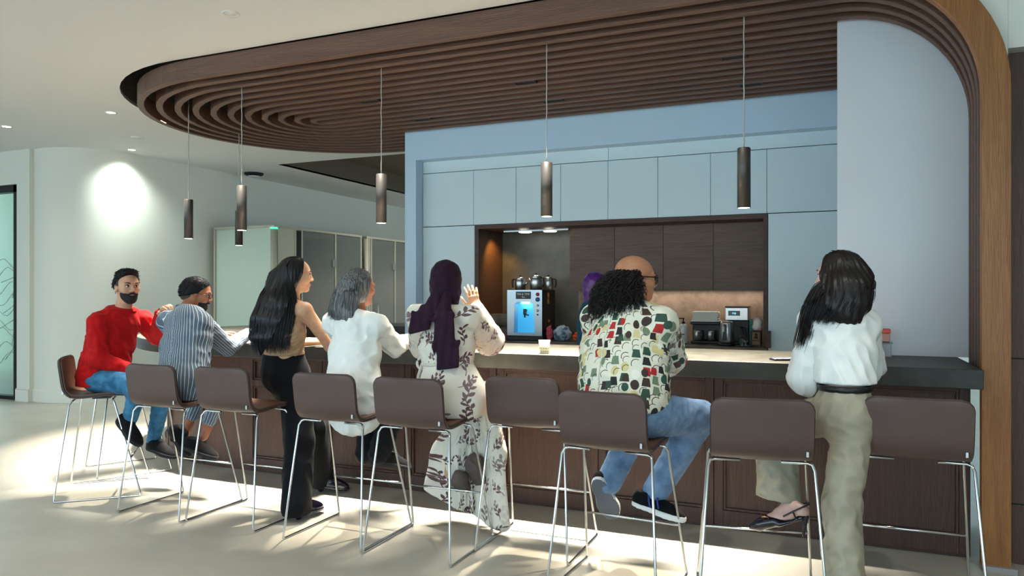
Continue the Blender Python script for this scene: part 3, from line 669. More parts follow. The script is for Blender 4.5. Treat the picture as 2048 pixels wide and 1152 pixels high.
sp = [('second bar stool from the left, under the man in the striped jacket', -4.17, 3.565, 0), ('empty bar stool between the striped jacket man and the standing woman in black trousers', -3.585, 3.60, 0),
      ('bar stool carrying the grey haired woman in the white shirt', -2.765, 3.575, 0), ('bar stool carrying the woman in the plum headscarf and floral dress', -2.18, 3.565, 0),
      ('empty bar stool between the floral dress and the curly haired man, nearest the counter', -1.60, 3.842, 0), ('bar stool carrying the heavy curly haired man in blue jeans', -1.015, 3.43, -4),
      ('bar stool whose foot bar carries the black slingback shoe', -.275, 3.50, 9), ('rightmost empty bar stool before the oak post', .372, 3.80, 0),
      ('leftmost bar stool, turned sideways under the man in the red sweatshirt', -5.275, 3.76, -47), ('bar stool hidden behind the man in red, only its chrome legs showing', -5.63, 4.26, -29)]
st = None
for lab, u, n_, a in sp:
    if st is None: st = stool(); st.location = (u, n_, 0); st.rotation_euler = (0, 0, math.radians(a)); st['label'] = lab
    else: dup(st, (u, n_, 0), math.radians(a), lab)
# ================================================================ IMPLICIT SURFACES (people, clothes, hair)
V3 = lambda *a: np.array(a, dtype=np.float64)
def nrm(v): v = np.asarray(v, float); return v/(np.linalg.norm(v)+1e-12)
def cone(a, b, ra, rb=None, k=.02, g=0): return dict(t='c', a=np.asarray(a, float), b=np.asarray(b, float), ra=ra, rb=ra if rb is None else rb, k=k, g=g)
def flat(a, b, s, wa, da, wb=None, db=None, k=.03, g=0):
    """capsule with an elliptic section: half width w along the side vector s, half depth d across it"""
    return dict(t='f', a=np.asarray(a, float), b=np.asarray(b, float), s=nrm(s), wa=wa, da=da, wb=wa if wb is None else wb, db=da if db is None else db, k=k, g=g)
def ell(c, F, r, k=.02, g=0):
    """ellipsoid: centre, 3x3 rows of axes, radii"""
    return dict(t='e', c=np.asarray(c, float), F=np.asarray(F, float), r=np.asarray(r, float), k=k, g=g)
def sub(p): q = dict(p); q['neg'] = 1; return q
def pbox(p):
    if p['t'] == 'e':
        e = np.sqrt(((p['F']*p['r'][:, None])**2).sum(0)); return p['c']-e, p['c']+e
    r = max(p['ra'], p['rb']) if p['t'] == 'c' else max(p['wa'], p['wb'], p['da'], p['db'])
    return np.minimum(p['a'], p['b'])-r, np.maximum(p['a'], p['b'])+r
def pdist(p, X, Y, Z):
    if p['t'] == 'e':
        d = [X-p['c'][0], Y-p['c'][1], Z-p['c'][2]]; q = 0
        for i in range(3): q = q+((d[0]*p['F'][i, 0]+d[1]*p['F'][i, 1]+d[2]*p['F'][i, 2])/p['r'][i])**2
        return (np.sqrt(q)-1)*p['r'].min()
    a, b = p['a'], p['b']; ab = b-a; L2 = ab@ab+1e-12
    vx, vy, vz = X-a[0], Y-a[1], Z-a[2]
    t = np.clip((vx*ab[0]+vy*ab[1]+vz*ab[2])/L2, 0, 1)
    qx, qy, qz = vx-t*ab[0], vy-t*ab[1], vz-t*ab[2]
    if p['t'] == 'c': return np.sqrt(qx*qx+qy*qy+qz*qz)-(p['ra']+(p['rb']-p['ra'])*t)
    ax = ab/math.sqrt(L2); s = nrm(p['s']-ax*(p['s']@ax)); w = np.cross(ax, s)
    rw = p['wa']+(p['wb']-p['wa'])*t; rd = p['da']+(p['db']-p['da'])*t
    qs = qx*s[0]+qy*s[1]+qz*s[2]; qw = qx*w[0]+qy*w[1]+qz*w[2]; qa = qx*ax[0]+qy*ax[1]+qz*ax[2]
    m = np.minimum(rw, rd)
    return (np.sqrt((qs/rw)**2+(qw/rd)**2+(qa/m)**2)-1)*m
def field(prims, vox, pad=.03, cuts=(), disp=None, box=None):
    bs = [pbox(p) for p in prims if 'neg' not in p]
    lo = np.min([b[0] for b in bs], 0)-pad; hi = np.max([b[1] for b in bs], 0)+pad
    if box is not None: lo, hi = np.maximum(lo, box[0]), np.minimum(hi, box[1])
    n = np.maximum(((hi-lo)/vox).astype(int)+2, 4); ax = [(lo[i]+vox*np.arange(n[i])).astype(np.float32) for i in range(3)]
    F = np.full(n, .25, np.float32)
    for p in prims:
        l, h = pbox(p); m = p['k']+pad
        i0 = [int(np.clip(np.searchsorted(ax[i], l[i]-m), 0, n[i])) for i in range(3)]; i1 = [int(np.clip(np.searchsorted(ax[i], h[i]+m), 0, n[i])) for i in range(3)]
        if any(a >= b for a, b in zip(i0, i1)): continue
        sl = tuple(slice(a, b) for a, b in zip(i0, i1))
        d = pdist(p, ax[0][sl[0]][:, None, None], ax[1][sl[1]][None, :, None], ax[2][sl[2]][None, None, :]).astype(np.float32)
        f = F[sl]; k = max(p['k'], 1e-4)
        if 'neg' in p: d = -d; h_ = np.clip(.5-.5*(d-f)/k, 0, 1); F[sl] = d*(1-h_)+f*h_+k*h_*(1-h_)
        else: h_ = np.clip(.5+.5*(f-d)/k, 0, 1); F[sl] = f*(1-h_)+d*h_-k*h_*(1-h_)
    if disp is not None:
        I = np.nonzero(np.abs(F) < .05)
        F[I] += disp(ax[0][I[0]], ax[1][I[1]], ax[2][I[2]]).astype(np.float32)
    for c, nm in cuts:
        nm = nrm(nm); F = np.maximum(F, ((ax[0]-c[0])*nm[0])[:, None, None]+((ax[1]-c[1])*nm[1])[None, :, None]+((ax[2]-c[2])*nm[2])[None, None, :])
    F[0], F[-1], F[:, 0], F[:, -1], F[:, :, 0], F[:, :, -1] = [.1]*6
    return F, lo, vox
EDG = [((0, 0, 0), (1, 0, 0)), ((0, 1, 0), (1, 1, 0)), ((0, 0, 1), (1, 0, 1)), ((0, 1, 1), (1, 1, 1)), ((0, 0, 0), (0, 1, 0)), ((1, 0, 0), (1, 1, 0)), ((0, 0, 1), (0, 1, 1)), ((1, 0, 1), (1, 1, 1)),
       ((0, 0, 0), (0, 0, 1)), ((1, 0, 0), (1, 0, 1)), ((0, 1, 0), (0, 1, 1)), ((1, 1, 0), (1, 1, 1))]
def snet(F, lo, vox):
    Sg = F < 0; nx, ny, nz = F.shape
    cs = [Sg[i:nx-1+i, j:ny-1+j, k:nz-1+k] for i in (0, 1) for j in (0, 1) for k in (0, 1)]
    m = np.logical_or.reduce(cs) & ~np.logical_and.reduce(cs)
    I = np.argwhere(m); idx = np.full(m.shape, -1, np.int64); idx[m] = np.arange(len(I))
    acc = np.zeros((len(I), 3)); cnt = np.zeros(len(I))
    for a, b in EDG:
        a, b = np.array(a), np.array(b); ia, ib = I+a, I+b
        fa, fb = F[ia[:, 0], ia[:, 1], ia[:, 2]], F[ib[:, 0], ib[:, 1], ib[:, 2]]; x = (fa < 0) != (fb < 0)
        t = np.where(x, fa/np.where(x, fa-fb, 1), 0); acc += np.where(x[:, None], a+t[:, None]*(b-a), 0); cnt += x
    P = lo+vox*(I+acc/np.maximum(cnt, 1)[:, None]); Q = []
    for d in range(3):
        e = [0, 0, 0]; e[d] = 1; o1, o2 = [(1, 2), (2, 0), (0, 1)][d]
        A = Sg[:nx-e[0], :ny-e[1], :nz-e[2]]; B = Sg[e[0]:, e[1]:, e[2]:]
        J = np.argwhere(A != B); J = J[(J[:, o1] > 0) & (J[:, o2] > 0) & (J[:, o1] < F.shape[o1]-1) & (J[:, o2] < F.shape[o2]-1)]
        fl = A[J[:, 0], J[:, 1], J[:, 2]]; u = np.zeros(3, int); v = np.zeros(3, int); u[o1] = 1; v[o2] = 1
        q = np.stack([idx[tuple((J-u-v).T)], idx[tuple((J-v).T)], idx[tuple(J.T)], idx[tuple((J-u).T)]], 1)
        q[~fl] = q[~fl][:, ::-1]; Q.append(q)
    return P, np.concatenate(Q)
def surf(prims, vox=.008, cuts=(), disp=None, smooth=1, pats=None, box=None, pad=.03):
    F, lo, v = field(prims, vox, pad, cuts, disp, box); P, Q = snet(F, lo, v)
    Q = Q[(Q >= 0).all(1)]
    for _ in range(smooth):
        acc = np.zeros_like(P); c = np.zeros(len(P))
        for i in range(4): np.add.at(acc, Q[:, i], P[Q[:, (i+1) % 4]]+P[Q[:, (i+3) % 4]]); np.add.at(c, Q[:, i], 2)
        P = np.where(c[:, None] > 0, .45*P+.55*acc/np.maximum(c, 1)[:, None], P)
    pat = None
    if pats is not None:
        ps = [p for p in prims if 'neg' not in p]; D = np.stack([pdist(p, P[:, 0], P[:, 1], P[:, 2]) for p in ps]); gi = np.array([p['g'] for p in ps])[D.argmin(0)]
        pat = np.zeros_like(P)
        for g, (a, b, s, r) in enumerate(pats):
            a, b = np.asarray(a, float), np.asarray(b, float); ax_ = nrm(b-a); s = nrm(np.asarray(s, float)-ax_*(np.asarray(s, float)@ax_)); w = np.cross(ax_, s); d = P-a
            v_ = np.stack([np.arctan2(d@s, d@w)*r, d@ax_, np.full(len(P), g*3.7)], 1); pat[gi == g] = v_[gi == g]
    return P, Q, pat
def origin(o):
    v = np.zeros(3)
    while o is not None: v = v+np.array(o.location); o = o.parent
    return v
def mesh(name, parts, m, parent):
    """parts: list of (P, Q, pat) joined into one mesh object"""
    P = np.concatenate([p[0] for p in parts]); off = np.cumsum([0]+[len(p[0]) for p in parts]); Q = np.concatenate([p[1]+o for p, o in zip(parts, off)])
    me = bpy.data.meshes.new(name); org = origin(parent)
    me.vertices.add(len(P)); me.vertices.foreach_set('co', (P-org).astype(np.float32).ravel())
    me.loops.add(4*len(Q)); me.loops.foreach_set('vertex_index', Q.astype(np.int32).ravel())
    me.polygons.add(len(Q)); me.polygons.foreach_set('loop_start', np.arange(0, 4*len(Q), 4, dtype=np.int32))
    me.polygons.foreach_set('use_smooth', np.ones(len(Q), bool))
    if parts[0][2] is not None:
        at = me.attributes.new('pat', 'FLOAT_VECTOR', 'POINT'); at.data.foreach_set('vector', np.concatenate([p[2] for p in parts]).astype(np.float32).ravel())
    me.materials.append(M[m]); me.update(); me.validate()
    o = bpy.data.objects.new(name, me); C.objects.link(o); o.parent = parent; return o
def tubes(name, lines, m, parent, n=4):
    """many tapered strands as one mesh; lines: list of (points, radii)"""
    org = origin(parent); vs, qs, base = [], [], 0
    for P, R in lines:
        P = np.asarray(P, float); T = np.gradient(P, axis=0); T /= np.linalg.norm(T, axis=1)[:, None]+1e-9
        up = np.where(np.abs(T[:, 2:3]) < .9, [[0, 0, 1.]], [[1., 0, 0]]); x = np.cross(T, up); x /= np.linalg.norm(x, axis=1)[:, None]+1e-9; y = np.cross(T, x)
        an = 2*PI*np.arange(n)/n; ring = P[:, None]+(x[:, None]*np.cos(an)[None, :, None]+y[:, None]*np.sin(an)[None, :, None])*np.asarray(R)[:, None, None]
        vs.append(ring.reshape(-1, 3)); i, j = np.meshgrid(np.arange(len(P)-1), np.arange(n), indexing='ij'); i, j = i.ravel(), j.ravel()
        qs.append(base+np.stack([i*n+j, i*n+(j+1) % n, (i+1)*n+(j+1) % n, (i+1)*n+j], 1)); base += len(P)*n
    return mesh(name, [(np.concatenate(vs), np.concatenate(qs), None)], m, parent)
def folds(amp, fr, seed, ax=(1, 1, 1)):
    """soft cloth wrinkles: warped sine ridges, frequencies scaled per axis"""
    r = np.random.RandomState(seed); K = [(nrm(r.normal(size=3)*np.array(ax))*fr*(.6+.8*r.rand()), r.rand()*6.28) for _ in range(6)]
    def f(x, y, z):
        wx = .02*np.sin(9*y+11*z+seed); s = 0
        for k, ph in K: s = s+np.sin(k[0]*(x+wx)+k[1]*(y-wx)+k[2]*(z+wx)+ph)
        s = s/len(K)*1.8
        return -amp*(1-2*np.abs(s))*.8
    return f
# ---------------------------------------------------------------- anatomy
def head(c, fwd, up=(0, 0, 1), s=1.0, ears=True, jaw=1.0):
    f = nrm(fwd); u = nrm(np.asarray(up, float)-f*(f@np.asarray(up, float))); r = np.cross(f, u); B = np.stack([f, r, u])
    p = lambda a, b, d: np.asarray(c)+s*(f*a+r*b+u*d)
    e = lambda a, b, d, ra, rb, rd, k=.02: ell(p(a, b, d), B, np.array([ra, rb, rd])*s, k*s)
    H = [e(-.012, 0, .04, .098, .077, .082), e(.0, 0, .012, .088, .07, .075, .03), e(.03, 0, -.045, .058*jaw, .056*jaw, .066, .03), e(.068, 0, -.092, .022, .026*jaw, .02, .025),
         e(.082, .027, .026, .014, .028, .009, .015), e(.082, -.027, .026, .014, .028, .009, .015), e(.062, .043, -.018, .025, .024, .024, .025), e(.062, -.043, -.018, .025, .024, .024, .025),
         sub(e(.099, .031, .008, .018, .018, .011, .012)), sub(e(.099, -.031, .008, .018, .018, .011, .012)),
         cone(p(.088, 0, .018), p(.109, 0, -.024), .008*s, .0105*s, .012*s), e(.1, .011, -.03, .011, .009, .008, .008), e(.1, -.011, -.03, .011, .009, .008, .008),
         e(.088, 0, -.055, .012, .024, .006, .006), e(.086, 0, -.067, .012, .021, .007, .006)]
    if ears:
        for q in (1, -1):
            H += [e(-.008, .077*q, -.002, .024, .009, .033, .006), e(-.002, .079*q, -.026, .012, .007, .012, .006), sub(e(.0, .088*q, .002, .012, .008, .02, .004))]
    return H, p, B
def hand(w, d, n, t, curl=.5, s=1.0, spread=1.0, thumb=.5):
    """w wrist, d towards the fingers, n the way the palm faces, t the thumb side"""
    d = nrm(d); t = nrm(np.asarray(t, float)-d*(d@np.asarray(t, float))); n0 = np.cross(d, t); n = n0 if n0@np.asarray(n, float) > 0 else -n0
    p = lambda a, b, c: np.asarray(w, float)+s*(d*a+t*b+n*c); H = [flat(p(-.02, 0, 0), p(.03, 0, 0), t, .026*s, .019*s, .034*s, .017*s, .01), flat(p(.03, .002, 0), p(.078, 0, 0), t, .035*s, .014*s, .038*s, .012*s, .012*s)]
    for i, (b, ln) in enumerate([(.029, .078), (.0095, .086), (-.010, .08), (-.028, .063)]):
        a = d*math.cos(.06)+t*(.09*spread*(1.5-i)); a = nrm(a); q = p(.083-.004*abs(i-1), b, .0); c_ = curl*(1+.12*i)*.55; ang = c_*.6
        for j, (fr, r0, r1) in enumerate([(.45, .0092, .0085), (.31, .0085, .0077), (.24, .0077, .0066)]):
            dd = a*math.cos(ang)+n*math.sin(ang); q2 = q+dd*ln*fr*s; H.append(cone(q, q2, r0*s, r1*s, .005*s)); q = q2; ang += c_*1.15
    q = p(.022, .026, .006); dd = nrm(d*.62+t*.75+n*.35*thumb); q2 = q+dd*.042*s; H.append(cone(q, q2, .0135*s, .0105*s, .012*s)); dd = nrm(d*.85+t*.4*(1-thumb*.5)+n*.4*thumb); q3 = q2+dd*.032*s
    H.append(cone(q2, q3, .0105*s, .009*s, .004)); H.append(cone(q3, q3+nrm(dd+n*.3*thumb)*.024*s, .009*s, .0072*s, .004)); return H
def limb(a, b, c, r, k=.02, g=(0, 0)):
    a, b, c = map(np.asarray, (a, b, c)); return [cone(a, b, r[0], r[1], k, g[0]), cone(b, c, r[1]*.99, r[2], k, g[1])]
def torso(J, W, D, k=.05, g=0, lv=None):
    """levels from the seat to the neck; half widths W and half depths D"""
    pel, ch, nk = J['pel'], J['chest'], J['neck']; sv0, sv1 = J['sh'], J['ss']; mid = (pel+ch)/2
    pts = [pel+V3(0, 0, -.07), pel, mid, ch, ch*.35+nk*.65, nk]; sv = [sv0, sv0, nrm(sv0+sv1), sv1, sv1, sv1]
    return [flat(pts[i], pts[i+1], sv[i+1], W[i], D[i], W[i+1], D[i+1], k, g) for i in range(5)]
def shoe(name, heel, dr, up, ln, parent, m, msole=None, w=.048, hgt=.075, sole=.028, toe=.85, ankle=None):
    d = nrm(dr); u = nrm(np.asarray(up, float)-d*(d@np.asarray(up, float))); s = np.cross(d, u); B = np.stack([d, s, u]); h0 = np.asarray(heel, float)
    p = lambda a, b, c: h0+d*a+s*b+u*c
    pr = [ell(p(.05, 0, .035), B, (.056, .037, .055), .03), ell(p(ln*.45, 0, .03), B, (ln*.32, w*.86, .052), .04), ell(p(ln-.085, .004, .022), B, (.088*toe+.01, w, .036), .03), cone(p(.055, 0, .05), p(.07, 0, hgt+.02), .042, .044, .03)]
    o = mesh(name, [surf(pr, .006, [(p(0, 0, .004), -u), (p(.06, 0, hgt+.018), u-d*.15)], None, 1)], m, parent)
    sp_ = [ell(p(.052, 0, .012), B, (.06, .042, .05), .02), flat(p(.06, 0, .012), p(ln-.1, .003, .012), s, .042, .05, w+.003, .05, .03), ell(p(ln-.085, .004, .012), B, (.096*toe+.008, w+.005, .05), .03)]
    q = mesh('sole', [surf(sp_, .006, [(p(0, 0, -.002), -u), (p(0, 0, sole), u)], None, 1)], msole or m, o)
    if msole == 'solew':
        q.data.materials.append(M['tread'])
        for f in q.data.polygons:
            if f.normal.dot(Vector(u)) < -.8: f.material_index = 1
    return o
def skin(name, parts, m, parent): return mesh(name, parts, m, parent)
# ---------------------------------------------------------------- crumpled bags beside the tea machine
def crumple(amp, fr, seed):
    r = np.random.RandomState(seed); K = [(nrm(r.normal(size=3))*fr*r.uniform(.6, 1.5), r.rand()*6.28) for _ in range(8)]
    return lambda x, y, z: amp*(sum(np.abs(np.sin(k[0]*x+k[1]*y+k[2]*z+f)) for k, f in K)/8-.6)*3
M['bagw'] = mat('white_blue_bag', rough=.55, fn=lambda g: g.ramp(g.noise(g.coord('Object'), 14, 2), [(.40, L((70, 110, 140))), (.5, L((176, 200, 214))), (.62, L((204, 216, 222)))]))
M['bagr'] = mat('orange_red_bag', rough=.5, fn=lambda g: g.ramp(g.noise(g.coord('Object'), 16, 1), [(.56, L((226, 60, 26))), (.66, L((236, 190, 50)))])); M['bagp'] = mat('pink_bag', (226, 96, 112), .5)
for lab, c_, r_, m_, sd in [('crumpled white and blue plastic bag right of the tea machine', (-2.66, 7.60, .98+.075), (.10, .09, .095), 'bagw', 3), ('orange red crumpled bag between the white bag and the curly haired man', (-2.465, 7.62, .98+.05), (.075, .07, .06), 'bagr', 5), ('small pink bag squeezed between the tea machine and the white bag', (-2.795, 7.56, .98+.08), (.03, .05, .09), 'bagp', 8)]:
    o = mesh('plastic_bag', [surf([ell(c_, np.eye(3), r_, .02)], .006, [((0, 0, .9815), (0, 0, -1))], crumple(.012, 60, sd))], m_, None); tag(o, lab, 'bag')
# ================================================================ PEOPLE: materials
def skinmat(n, c): return mat(n, fn=two(tuple(x*.93 for x in c), c, 30, detail=2), rough=.5, spec=.4, sheen=.05)
M['skA'] = skinmat('fair_warm_skin', (206, 154, 124)); M['skB'] = skinmat('tan_skin', (158, 100, 72)); M['skC'] = skinmat('light_skin', (204, 156, 122)); M['skG'] = skinmat('olive_skin', (188, 130, 96))
M['skH'] = skinmat('pale_skin', (214, 172, 158))
def hairmat(n, c, c2): return mat(n, rough=.38, spec=.35, fn=lambda g: g.ramp(g.noise(g.coord('Object', (60, 60, 3)), 3, 3), [(.35, L(c)), (.65, L(c2))]))
M['hblack'] = hairmat('black_hair', (4, 4, 7), (9, 9, 13)); M['hdark'] = hairmat('dark_brown_hair', (13, 10, 11), (34, 26, 24)); M['hgrey'] = hairmat('grey_hair', (44, 46, 50), (128, 128, 127)); M['hshort'] = mat('short_black_hair', (11, 10, 13), .6, spec=.25, bump=(420, .15))
M['curl'] = hairmat('dark_curls', (12, 10, 13), (30, 23, 24))
def cloth(n, c, c2=None, rough=.85, scale=260, b=.12, sheen=.04): return mat(n, rough=rough, spec=.18, fn=two(tuple(x*.94 for x in c), c2 or c, 14, detail=3), bump=(scale, b), sheen=sheen)
M['red'] = cloth('red_fleece', (178, 12, 16)); M['denim'] = cloth('blue_denim', (40, 92, 128), (66, 122, 158), scale=420); M['denim2'] = cloth('pale_blue_denim', (96, 122, 152), (118, 144, 174), scale=420)
M['blackc'] = cloth('black_cloth', (8, 9, 15), sheen=.03); M['shoeb'] = cloth('black_suede', (9, 9, 12)); M['sole'] = mat('dark_sole', (20, 21, 22), .85); M['tread'] = mat('grey_tread', (92, 96, 104), .8); M['solew'] = mat('white_sole', (222, 222, 220), .6)
M['whitec'] = mat('white_cotton', rough=.8, fn=two((226, 228, 222), (238, 238, 232), 5), bump=(200, .08)); M['plum'] = cloth('plum_scarf', (40, 18, 36), (46, 22, 41)); M['purple'] = mat('purple_satin', (74, 30, 110), .35)
M['khaki'] = mat('khaki_satin', rough=.5, fn=two((146, 138, 118), (162, 153, 132), 5), bump=(200, .05)); M['tealc'] = cloth('teal_cloth', (18, 78, 104)); M['beige'] = cloth('beige_top', (176, 140, 108), (190, 154, 122))
M['gold'] = mat('gold_metal', (214, 170, 90), .25, 1); M['patent'] = mat('patent_black', (18, 16, 30), .15, coat=.5); M['eyew'] = mat('eye_white', (215, 208, 200), .2); M['iris'] = mat('dark_iris', (28, 17, 12), .15); M['lip'] = mat('lip_tone', (150, 88, 84), .45)
M['beard'] = mat('dark_beard', (18, 14, 16), .8, bump=(300, .5)); M['fade'] = mat('faded_hair', (62, 50, 46), .8, bump=(400, .3)); M['bluest'] = mat('blue_stripe', (36, 62, 150), .6)
def stripes(g):
    a, l, k = g.pat(); s = g.m('LESS_THAN', g.m('FRACT', g.m('MULTIPLY', a, 1/.021)), .17)
    return g.mix(s, L((86, 100, 114)), L((196, 204, 208)))
M['pinstripe'] = mat('striped_suiting', rough=.8, fn=stripes, bump=(300, .08), spec=.2)
def printed(g):
    """scattered cups, pots and beans of a coffee print: one random flat shape per grid cell, two layers"""
    a, l, k = g.pat(); col = L((222, 220, 200))
    for s, off, dens in ((.055, 0.0, .64), (.047, .37, .30)):
        x = g.m('ADD', g.m('MULTIPLY', a, 1/s), off); y = g.m('ADD', g.m('MULTIPLY', l, 1/s), g.m('MULTIPLY', g.m('FLOOR', x), .37))
        cx, cy = g.m('FLOOR', x), g.m('FLOOR', y); fx, fy = g.m('SUBTRACT', g.m('FRACT', x), .5), g.m('SUBTRACT', g.m('FRACT', y), .5)
        r1, r2, r3 = (g.rnd(g.vec(cx, cy, g.m('ADD', k, q+off*9))) for q in (.1, 5.3, 9.7))
        ax_, ay = g.m('ABSOLUTE', fx), g.m('ABSOLUTE', fy)
        rect = g.m('MULTIPLY', g.m('LESS_THAN', ax_, g.m('SUBTRACT', .36, g.m('MULTIPLY', fy, .16))), g.m('LESS_THAN', ay, .40))
        oval = g.m('LESS_THAN', g.m('ADD', g.m('POWER', g.m('MULTIPLY', fx, 2.6), 2), g.m('POWER', g.m('MULTIPLY', fy, 2.15), 2)), 1)
        shp = g.m('MAXIMUM', g.m('MULTIPLY', rect, g.m('LESS_THAN', r3, .7)), g.m('MULTIPLY', oval, g.m('GREATER_THAN', r3, .7)))
        c = g.ramp(r1, [(0, L((44, 76, 60))), (.30, L((112, 130, 104))), (.42, L((60, 42, 34))), (.58, L((176, 36, 38))), (.68, L((208, 196, 140))), (.80, L((232, 230, 216))), (.92, L((36, 32, 34)))], True)
        col = g.mix(g.m('MULTIPLY', shp, g.m('LESS_THAN', r2, dens)), col, c)
        rr = g.m('SQRT', g.m('ADD', g.m('MULTIPLY', fx, fx), g.m('MULTIPLY', fy, fy)))
        ln = g.m('LESS_THAN', g.m('ABSOLUTE', g.m('SUBTRACT', rr, .43)), .035)
        col = g.mix(g.m('MULTIPLY', g.m('MULTIPLY', ln, g.m('GREATER_THAN', g.m('ADD', fx, fy), .12)), g.m('GREATER_THAN', r2, .76)), col, L((44, 36, 36)))
    return col
M['print'] = mat('coffee_print_cotton', rough=.8, fn=printed, bump=(240, .06))
def floral(g):
    a, l, k = g.pat(); w = g.noise(g.vec(a, l, k), 5, 1); col = g.mix(g.noise(g.vec(a, l, k), 7, 2), L((214, 208, 198)), L((222, 216, 196)))
    for s, off in ((.135, 0.0), (.16, .53)):
        x = g.m('ADD', g.m('MULTIPLY', a, 1/s), off); y = g.m('ADD', g.m('MULTIPLY', l, 1/s), off*.7)
        cx, cy = g.m('FLOOR', x), g.m('FLOOR', y); fx, fy = g.m('SUBTRACT', g.m('FRACT', x), .5), g.m('SUBTRACT', g.m('FRACT', y), .5)
        r1 = g.rnd(g.vec(cx, cy, g.m('ADD', k, off))); r2 = g.rnd(g.vec(cy, cx, g.m('ADD', k, off+3)))
        an = g.m('MULTIPLY', g.m('ADD', r1, -.5), 2.6); cs, sn = g.m('COSINE', an), g.m('SINE', an)
        ux = g.m('ADD', g.m('MULTIPLY', fx, cs), g.m('MULTIPLY', fy, sn)); uy = g.m('SUBTRACT', g.m('MULTIPLY', fy, cs), g.m('MULTIPLY', fx, sn))
        bend = g.m('MULTIPLY', g.m('SINE', g.m('MULTIPLY', uy, 7)), .05); vx = g.m('SUBTRACT', ux, bend)
        shp = g.m('MULTIPLY', g.m('LESS_THAN', g.m('ABSOLUTE', vx), .016), g.m('LESS_THAN', g.m('ABSOLUTE', uy), .42))
        for (px, py, sg, ln, wd) in [(.0, -.22, 1, .13, .055), (.0, -.10, -1, .15, .06), (.0, .03, 1, .15, .062), (.0, .14, -1, .13, .055), (0, .27, 1, .10, .045), (0, .36, 0, .11, .05)]:
            c_, s_ = math.cos(.75*sg), math.sin(.75*sg); qx = g.m('SUBTRACT', vx, px+s_*ln); qy = g.m('SUBTRACT', uy, py+c_*ln*.8)
            lx = g.m('ADD', g.m('MULTIPLY', qx, s_), g.m('MULTIPLY', qy, c_)); ly = g.m('SUBTRACT', g.m('MULTIPLY', qx, c_), g.m('MULTIPLY', qy, s_))
            leaf = g.m('LESS_THAN', g.m('ABSOLUTE', ly), g.m('MULTIPLY', wd, g.m('SUBTRACT', 1, g.m('POWER', g.m('MULTIPLY', lx, 1/ln), 2))))
            shp = g.m('MAXIMUM', shp, leaf)
        c = g.ramp(r2, [(0, L((84, 54, 58))), (.5, L((104, 78, 80))), (.8, L((120, 98, 100)))], True)
        col = g.mix(g.m('MULTIPLY', shp, g.m('GREATER_THAN', r2, .08 if off == 0 else .35)), col, c)
    return col
M['cream'] = cloth('cream_cloth', (214, 206, 194))
M['floral'] = mat('floral_voile', rough=.75, fn=floral, bump=(220, .06))
# ================================================================ PEOPLE: builders
Z = V3(0, 0, 1)
def lerp(a, b, t): return a*(1-t)+b*t
def mk(d):
    J = {k: V3(*v) for k, v in d.items()}
    J['sh'] = nrm((J['hipR']-J['hipL'])*V3(1, 1, 0)); J['ss'] = nrm(J['shR']-J['shL']); return J
def person(lab, x, y): return thing('person', lab, 'person', (x, y, 0))
def bodymesh(t, J, m, fwd, up=Z, hands='', ankles='', bare=False, s=1.0, legr=(.075, .05, .038), hk={}, ears=True, jaw=1.0, torso_r=None):
    Hd, p, B = head(J['head'], fwd, up, s, ears, jaw); nb = J['neck']; nk = [cone(p(-.025, 0, -.03), nb-Z*.02, .052*s, .058*s, .03), cone(nb, nb-Z*.05, .054*s, .058*s, .03)]
    parts = [surf(Hd+nk, .0045, [(nb-Z*.06, -Z)])]
    W = [.13, .14, .115, .13, .10, .05]; D = [.10, .10, .085, .095, .08, .045]
    if torso_r: W, D = torso_r
    pr = torso(J, W, D)[1:]
    for S_ in 'RL':
        if 'sh'+S_ in J and 'el'+S_ in J:
            pr.append(cone(lerp(nb-Z*.04, J['sh'+S_], .4), J['sh'+S_], .05, .05, .04))
            pr += limb(J['sh'+S_], J['el'+S_], J['wr'+S_], (.05, .04, .027) if bare else (.042, .034, .025), .025)
        if 'kn'+S_ in J: pr += limb(J['hip'+S_], J['kn'+S_], J['an'+S_], legr, .025)
    parts.append(surf(pr, .008 if not bare else .0065))
    for q in hands:
        d, n, tt, cu = hk[q]; parts.append(surf(hand(J['wr'+q], d, n, tt, cu), .0036, pad=.015))
    return mesh('body', parts, m, t), p, B
def top(t, nm, J, m, W, D, ar, vox=.0085, disp=None, cuts=(), arms='RL', k=.05, extra=(), yoke=.07, fr=1.0, pr_=.17, puff=()):
    """torso cut at neck and hem, plus a sleeve for each arm, joined in one mesh"""
    pr = torso(J, W, D, k); pats = [(J['pel'], J['neck'], J['sh'], pr_)]; parts = []
    for q in arms:
        sh, el, wr = J['sh'+q], J['el'+q], lerp(J['el'+q], J['wr'+q], fr); pr.append(cone(lerp(J['neck']-Z*.06, sh, .35), sh, yoke, yoke, .04)); pr.append(cone(sh, lerp(sh, el, .16), ar[0]*.98, ar[0]*.95, .03))
        ms = lerp(sh, el, .12); rm = ar[0]+(ar[1]-ar[0])*.12; sd = np.cross(nrm(el-sh), nrm(wr-el)+V3(.01, .02, .03))
        parts.append(surf(limb(ms, el, wr, (rm, ar[1], ar[2]), .02, (1, 2))+[x for n_, x in puff if n_ == q], vox, (), disp, 1, [pats[0], (sh, el, sd, ar[0]), (el, wr, sd, ar[1])]))
    return mesh(nm, [surf(pr+list(extra), vox, cuts, disp, 1, pats)]+parts, m, t)
